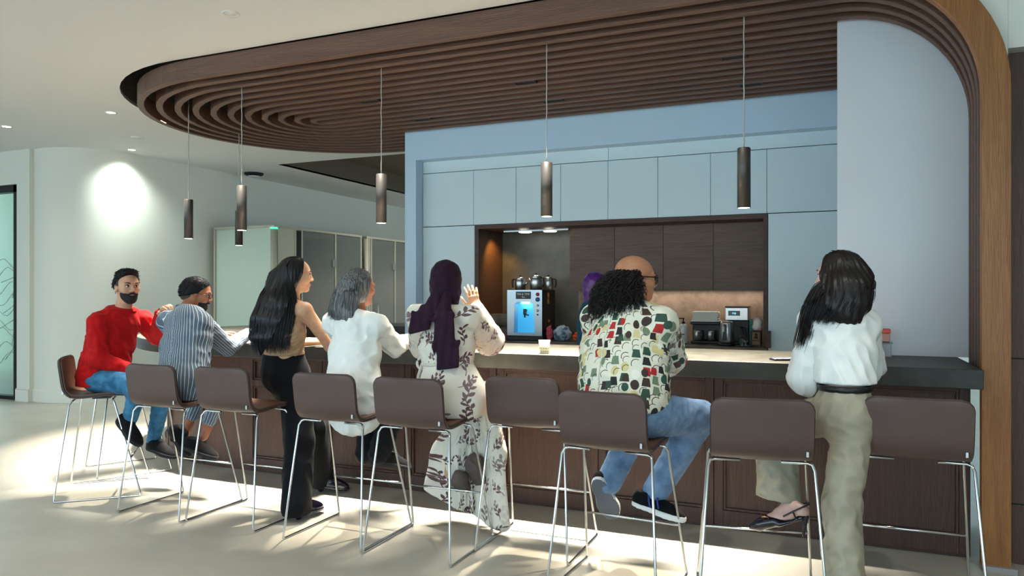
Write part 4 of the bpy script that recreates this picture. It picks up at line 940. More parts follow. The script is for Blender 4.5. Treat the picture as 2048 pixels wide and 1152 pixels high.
def legs(t, nm, J, m, r, hip=(.16, .125), vox=.009, disp=None, cuts=(), which='RL', extra=(), fr=1.0):
    pel = J['pel']; pr = [flat(pel+(Z*.03 if pel[2] < .93 else -Z*.03), pel+Z*.06, J['sh'], hip[0], hip[1], hip[0]*.93, hip[1]*.92, .04)]; pats = [(pel, pel+Z, J['sh'], .15)]
    for i, q in enumerate(which):
        pr += limb(J['hip'+q], J['kn'+q], lerp(J['kn'+q], J['an'+q], fr), r, .03, (1+2*i, 2+2*i)); pats += [(J['hip'+q], J['kn'+q], J['sh'], .07), (J['kn'+q], J['an'+q], J['sh'], .05)]
    return mesh(nm, [surf(pr+list(extra), vox, cuts, disp, 1, pats)], m, t)
def eyes(t, p, B, s=1.0, brows=True, bm='beard'):
    for q in (1, -1):
        e = mesh('eye', [surf([ell(p(.081, .031*q, .008), B, V3(.0115, .0138, .0078)*s)], .0025, pad=.008)], 'eyew', t)
        i = mesh('iris', [surf([ell(p(.0895, .031*q, .008), B, V3(.004, .0064, .0066)*s)], .0015, pad=.006)], 'iris', e)
        tubes('eyelid', [([p(.088-.02*abs(v)**2, q*(.031+.017*v), .0175-.007*v*v) for v in np.linspace(-1, 1, 7)], [.0025, .004, .0048, .0048, .0048, .004, .0025])], 'beard', t, 6)
        if brows: tubes('eyebrow', [([p(.097-.016*((v+1)/2)**2, q*(.012+.042*(v+1)/2), .027+.007*math.sin(2.2*(v+1)/2)) for v in np.linspace(-1, 1, 8)], [.0025, .0042, .005, .005, .0046, .004, .003, .0018])], bm, t, 6)
def specs(t, p, m='black', rx=.027, rz=.02, thick=.0022, rim=True):
    b = []
    for q in (1, -1):
        b.append(([p(.108-.012*(math.cos(a)*q > 0)*abs(math.cos(a)), q*.033+rx*math.cos(a), .004+rz*math.copysign(abs(math.sin(a))**.7, math.sin(a))) for a in np.linspace(0, 2*PI, 25)], [thick]*25))
        b.append(([p(.1, q*.062, .012), p(.06, q*.079, .014), p(-.0, q*.083, .014), p(-.02, q*.084, -.004)], [thick*1.2]*4))
    b.append(([p(.109, -.008, .01), p(.112, 0, .013), p(.109, .008, .01)], [thick]*3))
    return tubes('glasses', b, m, t, 6)
def cap(p, B, s=1.0, off=.008, lo=None):
    return [ell(p(-.012, 0, .04), B, (V3(.098, .077, .082)+off)*s, .02), ell(p(-.016, 0, .0), B, (V3(.092, .080, .088)+off)*s, .03)]
def ridged(B, c, amp, fr, seed=0):
    r = B[1]; f = B[0]
    def g(x, y, z):
        a = (x-c[0])*r[0]+(y-c[1])*r[1]; d = (x-c[0])*f[0]+(y-c[1])*f[1]; th = np.arctan2(a, -d+.02)
        return amp*(np.sin(th*fr+1.4*np.sin(z*9+seed)+seed)+.6*np.sin(th*fr*2.3+2*np.sin(z*7))) 
    return g
def strands(p, B, sheet, n, seed, r0=.0022, top=.118, fan=1.0, front=False, curl=0.0):
    """tapered locks from the parting over the back of the head, then along sheet(level 0..1, lateral -1..1, depth) -> point"""
    R = np.random.RandomState(seed); out = []
    for i in range(n):
        l = R.uniform(-1, 1); dp = R.uniform(0, 1); e = 1-abs(R.normal())*.10-.06*R.rand(); j = R.normal(size=3)*.006
        h = [p(.03, .02*l, top+.012), p(-.045, .058*l, top+.005), p(-.108+.03*l*l, .088*l, .065), p(-.122+.05*l*l, .095*l, .0)]
        pts = h+[sheet(t_, l+.025*math.sin(5*t_+i), dp)+j*(.6+.6*t_) for t_ in np.linspace(.12, e, 8)]
        P = np.array(pts); tt = np.linspace(0, len(P)-1, 22); Q = np.stack([np.interp(tt, np.arange(len(P)), P[:, a]) for a in range(3)], 1)
        for _ in range(2): Q[1:-1] = (Q[:-2]+2*Q[1:-1]+Q[2:])/4
        if curl: Q += curl*np.linspace(0, 1, 22)[:, None]*np.stack([np.sin(np.arange(22)*.9+i), np.cos(np.arange(22)*.9+i), 0*np.arange(22)], 1)
        out.append((Q, r0*np.concatenate([np.linspace(.7, 1, 8), np.linspace(1, .25, 14)])))
    return out
def crop_hair(t, prt, c, B, n, seed, ln, lift):
    R = np.random.RandomState(seed); P = prt[0]; out = []
    for i in R.choice(len(P), n):
        nn = nrm(P[i]-c); d = nrm(-B[0]*.8-B[2]*.35+R.normal(size=3)*.35); d = nrm(d-nn*(d@nn)*.8+nn*lift); L_ = ln*R.uniform(.6, 1.2)
        out.append(([P[i]-nn*.002+d*L_*v+nn*.004*math.sin(PI*v) for v in np.linspace(0, 1, 5)], [.0011, .0013, .0012, .0009, .0004]))
    tubes('hair_strands', out, 'hshort', t)
# ---------------------------------------------------------------- 1: man in red, leftmost
t = person('bearded man in a red sweatshirt and jeans at the far left, hand on his neighbour', -5.1, 3.95)
J = mk(dict(pel=(-5.10, 3.95, .86), chest=(-5.06, 4.0, 1.13), neck=(-5.0, 4.06, 1.375), head=(-4.972, 4.07, 1.545), shR=(-5.02, 3.865, 1.275), shL=(-5.0, 4.235, 1.285), elR=(-5.0, 3.86, 1.0), wrR=(-4.79, 4.0, .90),
  elL=(-4.98, 4.36, 1.15), wrL=(-4.735, 4.18, 1.345), hipR=(-5.06, 3.88, .85), hipL=(-5.06, 4.02, .85), knR=(-4.66, 3.92, .815), knL=(-4.64, 4.12, .80), anR=(-4.80, 3.93, .50), anL=(-4.80, 4.16, .34)))
bd, p, B = bodymesh(t, J, 'skA', (.95, -.28, -.02), hands='L', hk={'L': (V3(.72, -.3, .55), V3(.3, .1, -.9), V3(.3, -.9, .0), .9)})
top(t, 'sweatshirt', J, 'red', [.17, .17, .17, .175, .15, .08], [.14, .145, .135, .13, .115, .075], (.08, .07, .045), disp=folds(0.0069, 67, 3, (1, 1, .7)), cuts=[(J['neck']+V3(.03, -.0, .012), nrm(V3(.25, 0, 1))), (V3(0, 0, .80), -Z)])
tubes('collar', [([J['neck']+V3(.012+.074*math.cos(a), .0+.074*math.sin(a), .0-.018*math.cos(a)) for a in np.linspace(0, 2*PI, 30)], [.011]*30)], 'red', t, 8)
legs(t, 'jeans', J, 'denim', (.098, .072, .047), disp=folds(0.0040, 117, 9))
c_ = limb(J['elL'], lerp(J['elL'], J['wrL'], .97), J['wrL'], (.05, .042, .036))
mesh('bracelet', [surf([cone(lerp(J['elL'], J['wrL'], 1.0), J['wrL']+nrm(J['wrL']-J['elL'])*.018, .036, .034)], .004)], 'shoeb', t)
shoe('shoe', (-4.875, 3.91, .555), (.72, .1, -.68), (.68, 0, .72), .28, t, 'shoeb', 'sole'); shoe('shoe', (-4.85, 4.15, .30), (.96, .12, -.24), (.24, 0, .96), .28, t, 'shoeb', 'sole')
pr = cap(p, B, 1, .006)+[ell(p(.02, 0, .112), B, V3(.082, .062, .026), .03)]
hs = surf(pr, .005, [(p(.058, 0, .088), nrm(B[0]*.72-B[2]*.69)), (p(-.03, 0, .012), nrm(B[0]*.5-B[2]))], lambda x, y, z: .002*np.sin(x*210+y*90)*np.sin(y*230-z*60))
mesh('hair', [hs], 'hshort', t); crop_hair(t, hs, J['head'], B, 1500, 4, .022, .25)
mesh('faded_sides', [surf([ell(p(-.012, 0, .03), B, V3(.104, .0845, .096), .02)], .005, [(p(.028, 0, 0), B[0]), (p(-.02, 0, -.015), nrm(-B[2]+B[0]*.4)), (p(0, 0, .06), B[2])])], 'fade', t)
pr = [ell(p(.034, 0, -.052), B, V3(.066, .063, .066), .02), ell(p(.068, 0, -.098), B, V3(.034, .036, .030), .03)]
mesh('beard', [surf(pr, .0045, [(p(.05, 0, -.034), nrm(B[2]*.85+B[0]*.42)), (p(.008, 0, 0), -B[0])])], 'beard', t)
tubes('moustache', [([p(.103-.02*abs(v)**1.5, .034*v, -.046-.014*v*v) for v in np.linspace(-1, 1, 9)], [.004, .006, .0075, .0075, .006, .0075, .0075, .006, .004])], 'beard', t, 8)
tubes('lips', [([p(.104-.018*v*v, .02*v, -.0585) for v in np.linspace(-1, 1, 7)], [.002, .0042, .005, .005, .005, .0042, .002])], 'lip', t, 8)
eyes(t, p, B)
tubes('earring', [([p(-.006, .082, -.04)+B[0]*.009*math.cos(a)+B[2]*.009*math.sin(a) for a in np.linspace(0, 2*PI, 14)], [.0018]*14)], 'iris', t, 6)
# ---------------------------------------------------------------- 2: man in the striped jacket
t = person('man in a grey blue pinstriped jacket and glasses leaning on the bar', -4.2, 3.92)
J = mk(dict(pel=(-4.20, 3.90, .86), chest=(-4.31, 4.02, 1.13), neck=(-4.385, 4.10, 1.375), head=(-4.385, 4.19, 1.49), shR=(-4.20, 4.05, 1.275), shL=(-4.575, 4.10, 1.285), elR=(-4.225, 4.34, 1.085), wrR=(-4.33, 4.66, 1.165),
  elL=(-4.72, 4.36, 1.12), wrL=(-4.655, 4.68, 1.16), hipR=(-4.09, 3.90, .85), hipL=(-4.30, 3.90, .85), knR=(-4.22, 4.30, .82), knL=(-4.42, 4.32, .82), anR=(-4.30, 4.17, .43), anL=(-4.43, 4.12, .46)))
bd, p, B = bodymesh(t, J, 'skB', (.77, .62, -.22), (.05, .0, 1), hands='RL', hk={'R': (V3(-.2, .95, .05), V3(-.6, 0, -.8), V3(-.8, -.1, .5), .5), 'L': (V3(.55, .8, .1), V3(0, 0, -1), V3(.7, -.5, .1), .6)})
top(t, 'jacket', J, 'pinstripe', [.20, .19, .18, .20, .165, .075], [.15, .15, .135, .135, .115, .07], (.082, .066, .046), disp=folds(0.0050, 67, 5, (1, 1, .5)), cuts=[(J['neck']+Z*.02, nrm(J['head']-J['neck']+V3(-.02, -.02, .05))), (V3(0, 0, .755), -Z)],
    extra=[flat(J['pel']+V3(.03, -.03, -.02), J['pel']+V3(.06, -.02, -.10), J['sh'], .19, .14, .17, .12, .04)])
mesh('collar', [surf([cone(J['neck']+V3(-.045, -.035, .012), J['neck']+V3(.04, -.04, .0), .026, .026), cone(J['neck']+V3(-.045, -.035, .012), J['neck']+V3(-.06, .03, -.02), .026, .02), cone(J['neck']+V3(.04, -.04, 0), J['neck']+V3(.06, .03, -.04), .026, .02)], .006, pats=[(J['neck']-V3(.1, 0, 0), J['neck']+V3(.1, 0, 0), V3(0, 1, 0), .05)])], 'pinstripe', t)
mesh('shirt_cuff', [surf([cone(lerp(J['elR'], J['wrR'], .97), J['wrR']+nrm(J['wrR']-J['elR'])*.022, .041, .041)], .005)], 'whitec', t)
legs(t, 'trousers', J, 'pinstripe', (.092, .066, .05), fr=.72, disp=folds(0.0040, 104, 2))
shoe('shoe', (-4.36, 4.03, .37), (.85, .32, -.30), (.3, .1, .95), .28, t, 'shoeb', 'sole'); shoe('shoe', (-4.50, 4.03, .50), (.42, .28, -.82), (.75, .3, .55), .27, t, 'shoeb', 'sole')
hs = surf(cap(p, B, 1, .010), .005, [(p(.062, 0, .075), nrm(B[0]*.8-B[2]*.6)), (p(-.02, 0, .0), nrm(B[0]*.42-B[2]))], lambda x, y, z: .0006*np.sin(x*300+y*200)*np.sin(z*260))
mesh('hair', [hs], 'hshort', t); crop_hair(t, hs, J['head'], B, 1500, 6, .014, .18)
mesh('faded_sides', [surf([ell(p(-.014, 0, .0), B, V3(.101, .083, .1), .02)], .005, [(p(-.018, 0, 0), B[0]), (p(-.04, 0, -.05), nrm(-B[2]+B[0]*.2)), (p(0, 0, .03), B[2])])], 'fade', t)
mesh('beard', [surf([ell(p(.032, 0, -.055), B, V3(.062, .060, .060), .02), ell(p(.066, 0, -.095), B, V3(.03, .03, .026), .03)], .0045, [(p(.05, 0, -.036), nrm(B[2]*.85+B[0]*.42)), (p(.006, 0, 0), -B[0])])], 'beard', t)
tubes('moustache', [([p(.102-.02*abs(v)**1.5, .03*v, -.046-.012*v*v) for v in np.linspace(-1, 1, 9)], [.003, .005, .006, .006, .005, .006, .006, .005, .003])], 'beard', t, 8)
eyes(t, p, B); specs(t, p, 'iris', .024, .019, .0014)
# ---------------------------------------------------------------- 3: standing woman with long black hair
t = person('standing woman with waist long black hair, bare shoulders and wide black trousers', -3.48, 4.1)
J = mk(dict(pel=(-3.52, 4.15, .95), chest=(-3.46, 4.07, 1.24), neck=(-3.415, 4.09, 1.455), head=(-3.40, 4.13, 1.62), shR=(-3.265, 4.05, 1.385), shL=(-3.585, 4.14, 1.40), elR=(-3.225, 4.28, 1.125), wrR=(-3.38, 4.60, 1.125),
  elL=(-3.72, 4.42, 1.13), wrL=(-3.60, 4.70, 1.125), hipR=(-3.42, 4.13, .93), hipL=(-3.61, 4.18, .93), knR=(-3.31, 4.05, .50), knL=(-3.47, 4.40, .52), anR=(-3.235, 3.93, .09), anL=(-3.53, 4.56, .10)))
bd, p, B = bodymesh(t, J, 'skC', (.70, .71, -.03), hands='RL', bare=True, hk={'R': (V3(-.7, .7, 0), V3(0, 0, -1), V3(-.7, -.6, .2), .3), 'L': (V3(.7, .7, 0), V3(0, 0, -1), V3(.7, -.6, .2), .3)}, torso_r=([.165, .15, .125, .155, .125, .05], [.12, .115, .10, .115, .085, .045]))
w0 = lerp(J['pel'], J['chest'], .5)
mesh('top', [surf(torso(J, [.17, .175, .14, .165, .125, .05], [.125, .125, .112, .124, .09, .045]), .008, [(V3(0, 0, 1.30), Z), (V3(0, 0, 1.07), -Z)], folds(0.0040, 104, 4, (.3, .3, 1.6)))], 'beige', t)
tubes('waistband', [([w0+V3(0, 0, -.015)+J['sh']*.15*math.cos(a)+np.cross(Z, J['sh'])*.118*math.sin(a) for a in np.linspace(0, 2*PI, 40)], [.008]*40)], 'beige', t, 8)
legs(t, 'trousers', J, 'blackc', (.11, .10, .10), (.165, .13), disp=folds(0.0060, 46, 8, (1, 1, .15)), cuts=[(V3(0, 0, .035), -Z), (V3(0, 0, 1.10), Z)], extra=[flat(J['pel']+Z*.02, w0+Z*.02, J['sh'], .175, .138, .142, .118, .04), ell(J['pel']+V3(.03, -.045, -.02), np.eye(3), V3(.14, .10, .13), .05)])
for hx, dr in (((-3.225, 3.90, .045), (.12, 1, -.1)), ((-3.55, 4.54, .045), (.93, .37, -.1))):
    o = shoe('shoe', hx, dr, (0, 0, 1), .25, t, 'patent', 'patent', w=.04, hgt=.05, sole=.02); h = V3(*hx); d = nrm(dr)
    mesh('heel', [surf([cone(h+d*.035, h+d*.035-Z*.02, .026, .022)], .004, [(V3(0, 0, .002), -Z)])], 'patent', o)
shC = [(0, p(-.10, 0, .0), .095, .05), (.3, V3(-3.445, 4.0, 1.42), .135, .075), (.55, V3(-3.455, 3.965, 1.32), .15, .07), (.8, V3(-3.465, 3.955, 1.2), .145, .06), (1, V3(-3.46, 3.955, 1.08), .12, .045)]
rC = nrm(V3(.9, .3, 0)); fC = V3(-.3, .9, 0)
def sheet_of(K, r, f):
    ts = [k[0] for k in K]
    def sh(t_, l, dp):
        c = np.array([np.interp(t_, ts, [k[1][a] for k in K]) for a in range(3)]); w = np.interp(t_, ts, [k[2] for k in K]); d = np.interp(t_, ts, [k[3] for k in K])
        return c+r*w*l-f*d*(dp*.5+.62)*math.sqrt(max(1-.8*l*l, .05))
    return sh
pr = [ell(p(-.012, 0, .04), B, V3(.112, .092, .095), .02), ell(p(-.03, 0, -.01), B, V3(.095, .092, .10), .03)]+[flat(shC[i][1], shC[i+1][1], rC, shC[i][2]*.95, shC[i][3], shC[i+1][2]*.95*(.7 if i == 3 else 1), shC[i+1][3]*(.4 if i == 3 else 1), .04) for i in range(4)]
mesh('hair', [surf(pr, .007, [(p(.055, 0, .05), nrm(B[0]-B[2]*.45)), (p(.035, 0, .0), nrm(B[0]*1-B[2]*.1))], ridged(B, J['head'], .002, 34))], 'hblack', t)
tubes('hair_strands', strands(p, B, sheet_of(shC, rC, fC), 900, 5, .0024), 'hblack', t)
eyes(t, p, B); tubes('lips', [([p(.098-.016*v*v, .02*v, -.06) for v in np.linspace(-1, 1, 7)], [.002, .005, .006, .006, .006, .005, .002])], 'lip', t, 8)
# ---------------------------------------------------------------- 4: grey haired woman
t = person('grey haired woman in a loose white shirt, seated with her back turned', -2.8, 3.92)
J = mk(dict(pel=(-2.79, 3.93, .86), chest=(-2.82, 4.0, 1.12), neck=(-2.845, 4.05, 1.37), head=(-2.85, 4.09, 1.53), shR=(-2.66, 4.0, 1.295), shL=(-3.03, 4.06, 1.30), elR=(-2.68, 4.25, 1.14), wrR=(-2.785, 4.57, 1.155),
  elL=(-3.10, 4.30, 1.15), wrL=(-3.02, 4.60, 1.155), hipR=(-2.69, 3.93, .85), hipL=(-2.89, 3.95, .85), knR=(-2.70, 4.33, .81), knL=(-2.92, 4.34, .81), anR=(-2.83, 4.30, .40), anL=(-2.97, 4.34, .38)))
bd, p, B = bodymesh(t, J, 'skB', (.36, .93, -.02), hands='RL', hk={'R': (V3(-.3, .95, 0), V3(0, 0, -1), V3(-.9, -.2, .1), .4), 'L': (V3(.3, .95, 0), V3(0, 0, -1), V3(.9, -.2, .1), .4)})
top(t, 'shirt', J, 'whitec', [.18, .175, .165, .175, .145, .065], [.15, .15, .135, .125, .105, .065], (.075, .07, .05), disp=folds(0.0079, 52, 12, (1, 1, .35)), cuts=[(J['neck']+Z*.02, nrm(V3(.1, .25, 1))), (V3(0, 0, .745), V3(.1, 0, -1))], fr=.92, vox=.0075,
    extra=[flat(J['pel']+V3(.02, -.03, .02), J['pel']+V3(.05, -.03, -.13), J['sh'], .20, .15, .18, .13, .04), cone(J['neck']+V3(-.05, -.035, .0), J['neck']+V3(.05, -.045, -.005), .032, .032, .03)])
legs(t, 'trousers', J, 'blackc', (.10, .085, .075), disp=folds(0.0040, 78, 3)); 
shoe('shoe', (-2.84, 4.29, .335), (.55, .72, -.28), (.1, .15, 1), .25, t, 'shoeb', 'sole', w=.042); shoe('shoe', (-2.99, 4.33, .32), (.45, .8, -.28), (.1, .15, 1), .25, t, 'shoeb', 'sole', w=.042)
shD = [(0, p(-.095, 0, .02), .092, .04), (.35, p(-.095, -.005, -.06), .105, .06), (.65, p(-.10, -.02, -.12), .115, .06), (.85, p(-.105, -.03, -.165), .12, .05), (1, p(-.12, -.04, -.21), .12, .035)]
pr = [ell(p(-.012, 0, .042), B, V3(.112, .092, .092), .02), ell(p(-.025, 0, -.02), B, V3(.098, .092, .10), .03)]+[flat(shD[i][1], shD[i+1][1], B[1], shD[i][2]*.92, shD[i][3], shD[i+1][2]*.92, shD[i+1][3]*(.5 if i == 3 else 1), .04) for i in range(4)]
mesh('hair', [surf(pr, .006, [(p(.07, 0, .05), nrm(B[0]-B[2]*.4)), (p(.022, 0, -.02), nrm(B[0]*1+B[2]*-.25))], ridged(B, J['head'], .002, 34, 2))], 'hgrey', t)
tubes('hair_strands', strands(p, B, sheet_of(shD, B[1], B[0]), 800, 8, .0023, .12), 'hgrey', t)
# ---------------------------------------------------------------- 5: woman in the plum headscarf
t = person('woman in a long plum headscarf and floral dress with one hand raised', -2.12, 3.95)
J = mk(dict(pel=(-2.10, 3.96, .88), chest=(-2.15, 4.0, 1.17), neck=(-2.185, 4.03, 1.42), head=(-2.185, 4.06, 1.572), shR=(-2.005, 4.01, 1.355), shL=(-2.375, 4.06, 1.36), elR=(-1.985, 4.26, 1.20), wrR=(-2.105, 4.32, 1.40),
  elL=(-2.45, 4.25, 1.155), wrL=(-2.47, 4.53, 1.16), hipR=(-1.98, 3.96, .86), hipL=(-2.20, 3.97, .86), knR=(-2.02, 4.36, .82), knL=(-2.25, 4.38, .82), anR=(-2.09, 4.24, .40), anL=(-2.22, 4.18, .35)))
bd, p, B = bodymesh(t, J, 'skC', (-.30, .95, 0), hands='RL', ears=False, hk={'R': (V3(-.30, .0, 1), V3(-.39, .92, 0), V3(-.9, -.4, .1), .3), 'L': (V3(-.2, .95, 0), V3(0, 0, -1), V3(.9, .2, .1), .4)})
wl = lerp(J['pel'], J['chest'], .72)
top(t, 'dress_top', J, 'floral', [.16, .165, .145, .175, .15, .07], [.125, .13, .12, .125, .11, .065], (.082, .095, .05), disp=folds(0.0050, 67, 21, (1, 1, .4)), cuts=[(J['neck']+Z*.01, Z), (V3(0, 0, 1.02), -Z)], fr=.97, puff=[('R', ell(lerp(J['elR'], J['wrR'], .12)+V3(.01, -.01, -.01), np.eye(3), V3(.075, .085, .08), .03))])
def drape(amp, fr, c):
    return lambda x, y, z: amp*np.clip((1.1-z)/.6, .15, 1.2)*(np.sin(np.arctan2(y-c[1], x-c[0])*fr+2.2*np.sin(z*4))+.5*np.sin(np.arctan2(y-c[1], x-c[0])*fr*1.9+z*9))
pr = [flat(wl, J['pel']+Z*.03, J['sh'], .15, .125, .205, .165, .04), flat(J['pel']+Z*.03, J['pel']-Z*.04, J['sh'], .205, .165, .21, .17, .04), cone(J['hipR'], J['knR'], .115, .105, .05), cone(J['hipL'], J['knL'], .115, .105, .05)]
p2 = [flat(V3(-2.11, 4.30, .80), V3(-2.13, 4.26, .45), J['sh'], .19, .10, .215, .11, .06), flat(V3(-2.13, 4.26, .45), V3(-2.17, 4.25, .2), J['sh'], .215, .11, .24, .10, .05),
      cone(V3(-1.93, 4.12, .80), V3(-1.90, 4.17, .5), .06, .07, .05, 1), flat(V3(-1.90, 4.17, .5), V3(-1.905, 4.17, .08), V3(1, -.3, 0), .075, .05, .085, .045, .05, 1)]
pt = [(V3(-2.1, 4.05, .1), V3(-2.1, 4.05, 1.1), J['sh'], .2), (V3(-1.9, 4.15, .1), V3(-1.92, 4.14, 1.1), J['sh'], .09)]
mesh('skirt', [surf(pr, .008, [(V3(0, 0, .762), -Z)], drape(.007, 9, (-2.1, 4.12)), 1, pt), surf(p2, .008, [(V3(-1.9, 4.1, .045), nrm(V3(-.32, .0, -1)))], drape(.013, 11, (-2.1, 4.2)), 1, pt)], 'floral', t)
tubes('sash', [([wl+V3(0, 0, -.02)+J['sh']*.158*math.cos(a)+np.cross(Z, J['sh'])*.132*math.sin(a) for a in np.linspace(0, 2*PI, 44)], [.012]*44), ([wl+V3(-.155, -.03, -.02)+V3(-.03*math.sin(a)*1.2, -.01, .035*math.cos(a)) for a in np.linspace(0, 2*PI, 16)], [.009]*16),
               ([wl+V3(-.155, -.04, -.02), wl+V3(-.175, -.05, -.1), wl+V3(-.165, -.055, -.2)], [.009, .012, .012])], 'cream', t, 6)
M['shoeg'] = cloth('grey_suede', (96, 84, 80))
shoe('shoe', (-2.02, 4.03, .47), (.1, .55, -.75), (.1, .8, .5), .25, t, 'shoeg', 'shoeg', w=.045); shoe('shoe', (-2.10, 4.02, .34), (-.1, .75, -.5), (0, .6, .8), .25, t, 'shoeg', 'shoeg', w=.045)
pr = [ell(p(-.012, 0, .04), B, V3(.112, .094, .096), .02), ell(p(-.02, 0, -.02), B, V3(.105, .096, .105), .03), cone(p(-.015, 0, -.07), J['neck']+V3(.0, .0, .0), .085, .088, .04), cone(p(-.09, -.05, -.085), p(-.075, .07, -.10), .03, .03, .02)]
fo = lambda x, y, z: .0016*np.sin(z*95+x*60-y*40)+.0016*np.sin(z*50-x*90)
sc = mesh('headscarf', [surf(pr, .006, [(p(.072, 0, 0), nrm(B[0]))], fo)], 'plum', t)
fs = lambda x, y, z: .003*np.sin(x*110+y*40+2*np.sin(z*8))
pr = [flat(p(-.11, -.03, -.09), V3(-2.235, 3.865, 1.36), V3(1, -.1, 0), .04, .022, .075, .018, .02), flat(V3(-2.235, 3.865, 1.36), V3(-2.265, 3.85, 1.25), V3(1, -.1, 0), .075, .018, .085, .014, .02)]
mesh('scarf_tail', [surf(pr, .006, [(V3(-2.26, 3.88, 1.265), nrm(V3(.25, 0, -1)))], fs)], 'plum', sc)
pr = [flat(p(-.112, .02, -.09), V3(-2.10, 3.865, 1.36), V3(1, -.1, 0), .04, .024, .06, .02, .02), flat(V3(-2.10, 3.865, 1.36), V3(-2.075, 3.845, 1.2), V3(1, -.1, 0), .06, .02, .078, .02, .02), flat(V3(-2.075, 3.845, 1.2), V3(-2.045, 3.825, 1.0), V3(1, -.1, 0), .078, .02, .085, .018, .02)]
mesh('scarf_tail', [surf(pr, .006, [(V3(-2.05, 3.85, 1.055), nrm(V3(.15, 0, -1)))], fs)], 'plum', sc)
# ---------------------------------------------------------------- 6: the person behind the bar
t = person('person in a purple headscarf and teal top behind the bar, half hidden', -1.96, 6.4)
J = mk(dict(pel=(-1.96, 6.40, .95), chest=(-1.96, 6.40, 1.2), neck=(-1.95, 6.40, 1.41), head=(-1.925, 6.40, 1.555), shR=(-1.90, 6.22, 1.33), shL=(-1.95, 6.58, 1.33), elR=(-1.94, 6.12, 1.08), wrR=(-1.75, 6.1, 1.0), elL=(-1.95, 6.66, 1.08), wrL=(-1.75, 6.6, 1.0),
  hipR=(-1.95, 6.31, .92), hipL=(-1.95, 6.49, .92), knR=(-1.95, 6.3, .5), knL=(-1.95, 6.5, .5), anR=(-1.97, 6.3, .08), anL=(-1.97, 6.5, .08)))
bd, p, B = bodymesh(t, J, 'skC', (.95, -.3, -.1), hands='RL', ears=False, hk={'R': (V3(1, 0, -.2), V3(0, 0, -1), V3(0, .9, .1), .4), 'L': (V3(1, 0, -.2), V3(0, 0, -1), V3(0, -.9, .1), .4)})
top(t, 'tunic', J, 'tealc', [.16, .165, .15, .165, .14, .065], [.13, .13, .12, .12, .105, .065], (.07, .058, .042), disp=folds(0.0050, 67, 31), cuts=[(J['neck']+Z*.01, Z)]); legs(t, 'trousers', J, 'blackc', (.1, .08, .06))
shoe('shoe', (-2.02, 6.3, .004), (1, 0, 0), Z, .26, t, 'shoeb', 'sole'); shoe('shoe', (-2.02, 6.5, .004), (1, 0, 0), Z, .26, t, 'shoeb', 'sole')
pr = [ell(p(-.012, 0, .04), B, V3(.112, .092, .096), .02), ell(p(-.02, 0, -.02), B, V3(.102, .094, .105), .03), cone(p(-.015, 0, -.07), J['neck'], .082, .085, .04)]
mesh('headscarf', [surf(pr, .006, [(p(.06, 0, 0), B[0])], fo)], 'purple', t); eyes(t, p, B)
# ---------------------------------------------------------------- 7: curly haired man
t = person('heavy man with a balding crown, long dark curls, glasses and a printed shirt', -.99, 3.8)
J = mk(dict(pel=(-.99, 3.79, .91), chest=(-1.02, 3.90, 1.19), neck=(-1.0, 3.98, 1.43), head=(-.985, 4.03, 1.575), shR=(-.815, 3.885, 1.34), shL=(-1.205, 4.03, 1.35), elR=(-.80, 4.10, 1.145), wrR=(-.85, 4.25, 1.06), elL=(-1.29, 4.30, 1.14), wrL=(-1.10, 4.50, 1.13),
  hipR=(-.87, 3.74, .88), hipL=(-1.09, 3.84, .88), knR=(-.64, 4.06, .83), knL=(-.98, 4.20, .82), anR=(-.86, 3.99, .43), anL=(-1.125, 4.0, .45)))
bd, p, B = bodymesh(t, J, 'skG', (.84, .54, -.04), hands='RL', s=1.07, jaw=1.12, hk={'R': (V3(-.3, .65, -.55), V3(-.6, -.3, -.3), V3(-.2, .5, .7), .7), 'L': (V3(.7, .7, 0), V3(0, 0, -1), V3(.7, -.6, .2), .4)})
top(t, 'shirt', J, 'print', [.225, .235, .235, .235, .185, .08], [.19, .20, .20, .175, .135, .08], (.092, .082, .066), disp=folds(0.0064, 52, 41, (.6, .6, 1.2)), cuts=[(J['neck']+Z*.02, nrm(V3(.1, .3, 1))), (V3(0, 0, .90), -Z)], yoke=.085, fr=.72, k=.06, pr_=.23)
mesh('collar', [surf([cone(J['neck']+V3(-.06, -.03, .0), J['neck']+V3(.05, -.06, .0), .03, .03), cone(J['neck']+V3(.05, -.06, 0), J['neck']+V3(.085, .03, -.03), .03, .024), cone(J['neck']+V3(-.06, -.03, 0), J['neck']+V3(-.06, .06, -.03), .03, .024)], .006, pats=[(J['neck']-V3(.1, 0, 0), J['neck']+V3(.1, 0, 0), V3(0, 1, 0), .06)])], 'print', t)
legs(t, 'jeans', J, 'denim2', (.125, .088, .070), (.215, .175), disp=folds(0.0050, 88, 6), cuts=[(V3(0, 0, .96), Z)])
tubes('belt', [([J['pel']+V3(0, 0, .035)+J['sh']*.222*math.cos(a)+np.cross(Z, J['sh'])*.182*math.sin(a) for a in np.linspace(0, 2*PI, 44)], [.014]*44)], 'shoeb', t, 6)
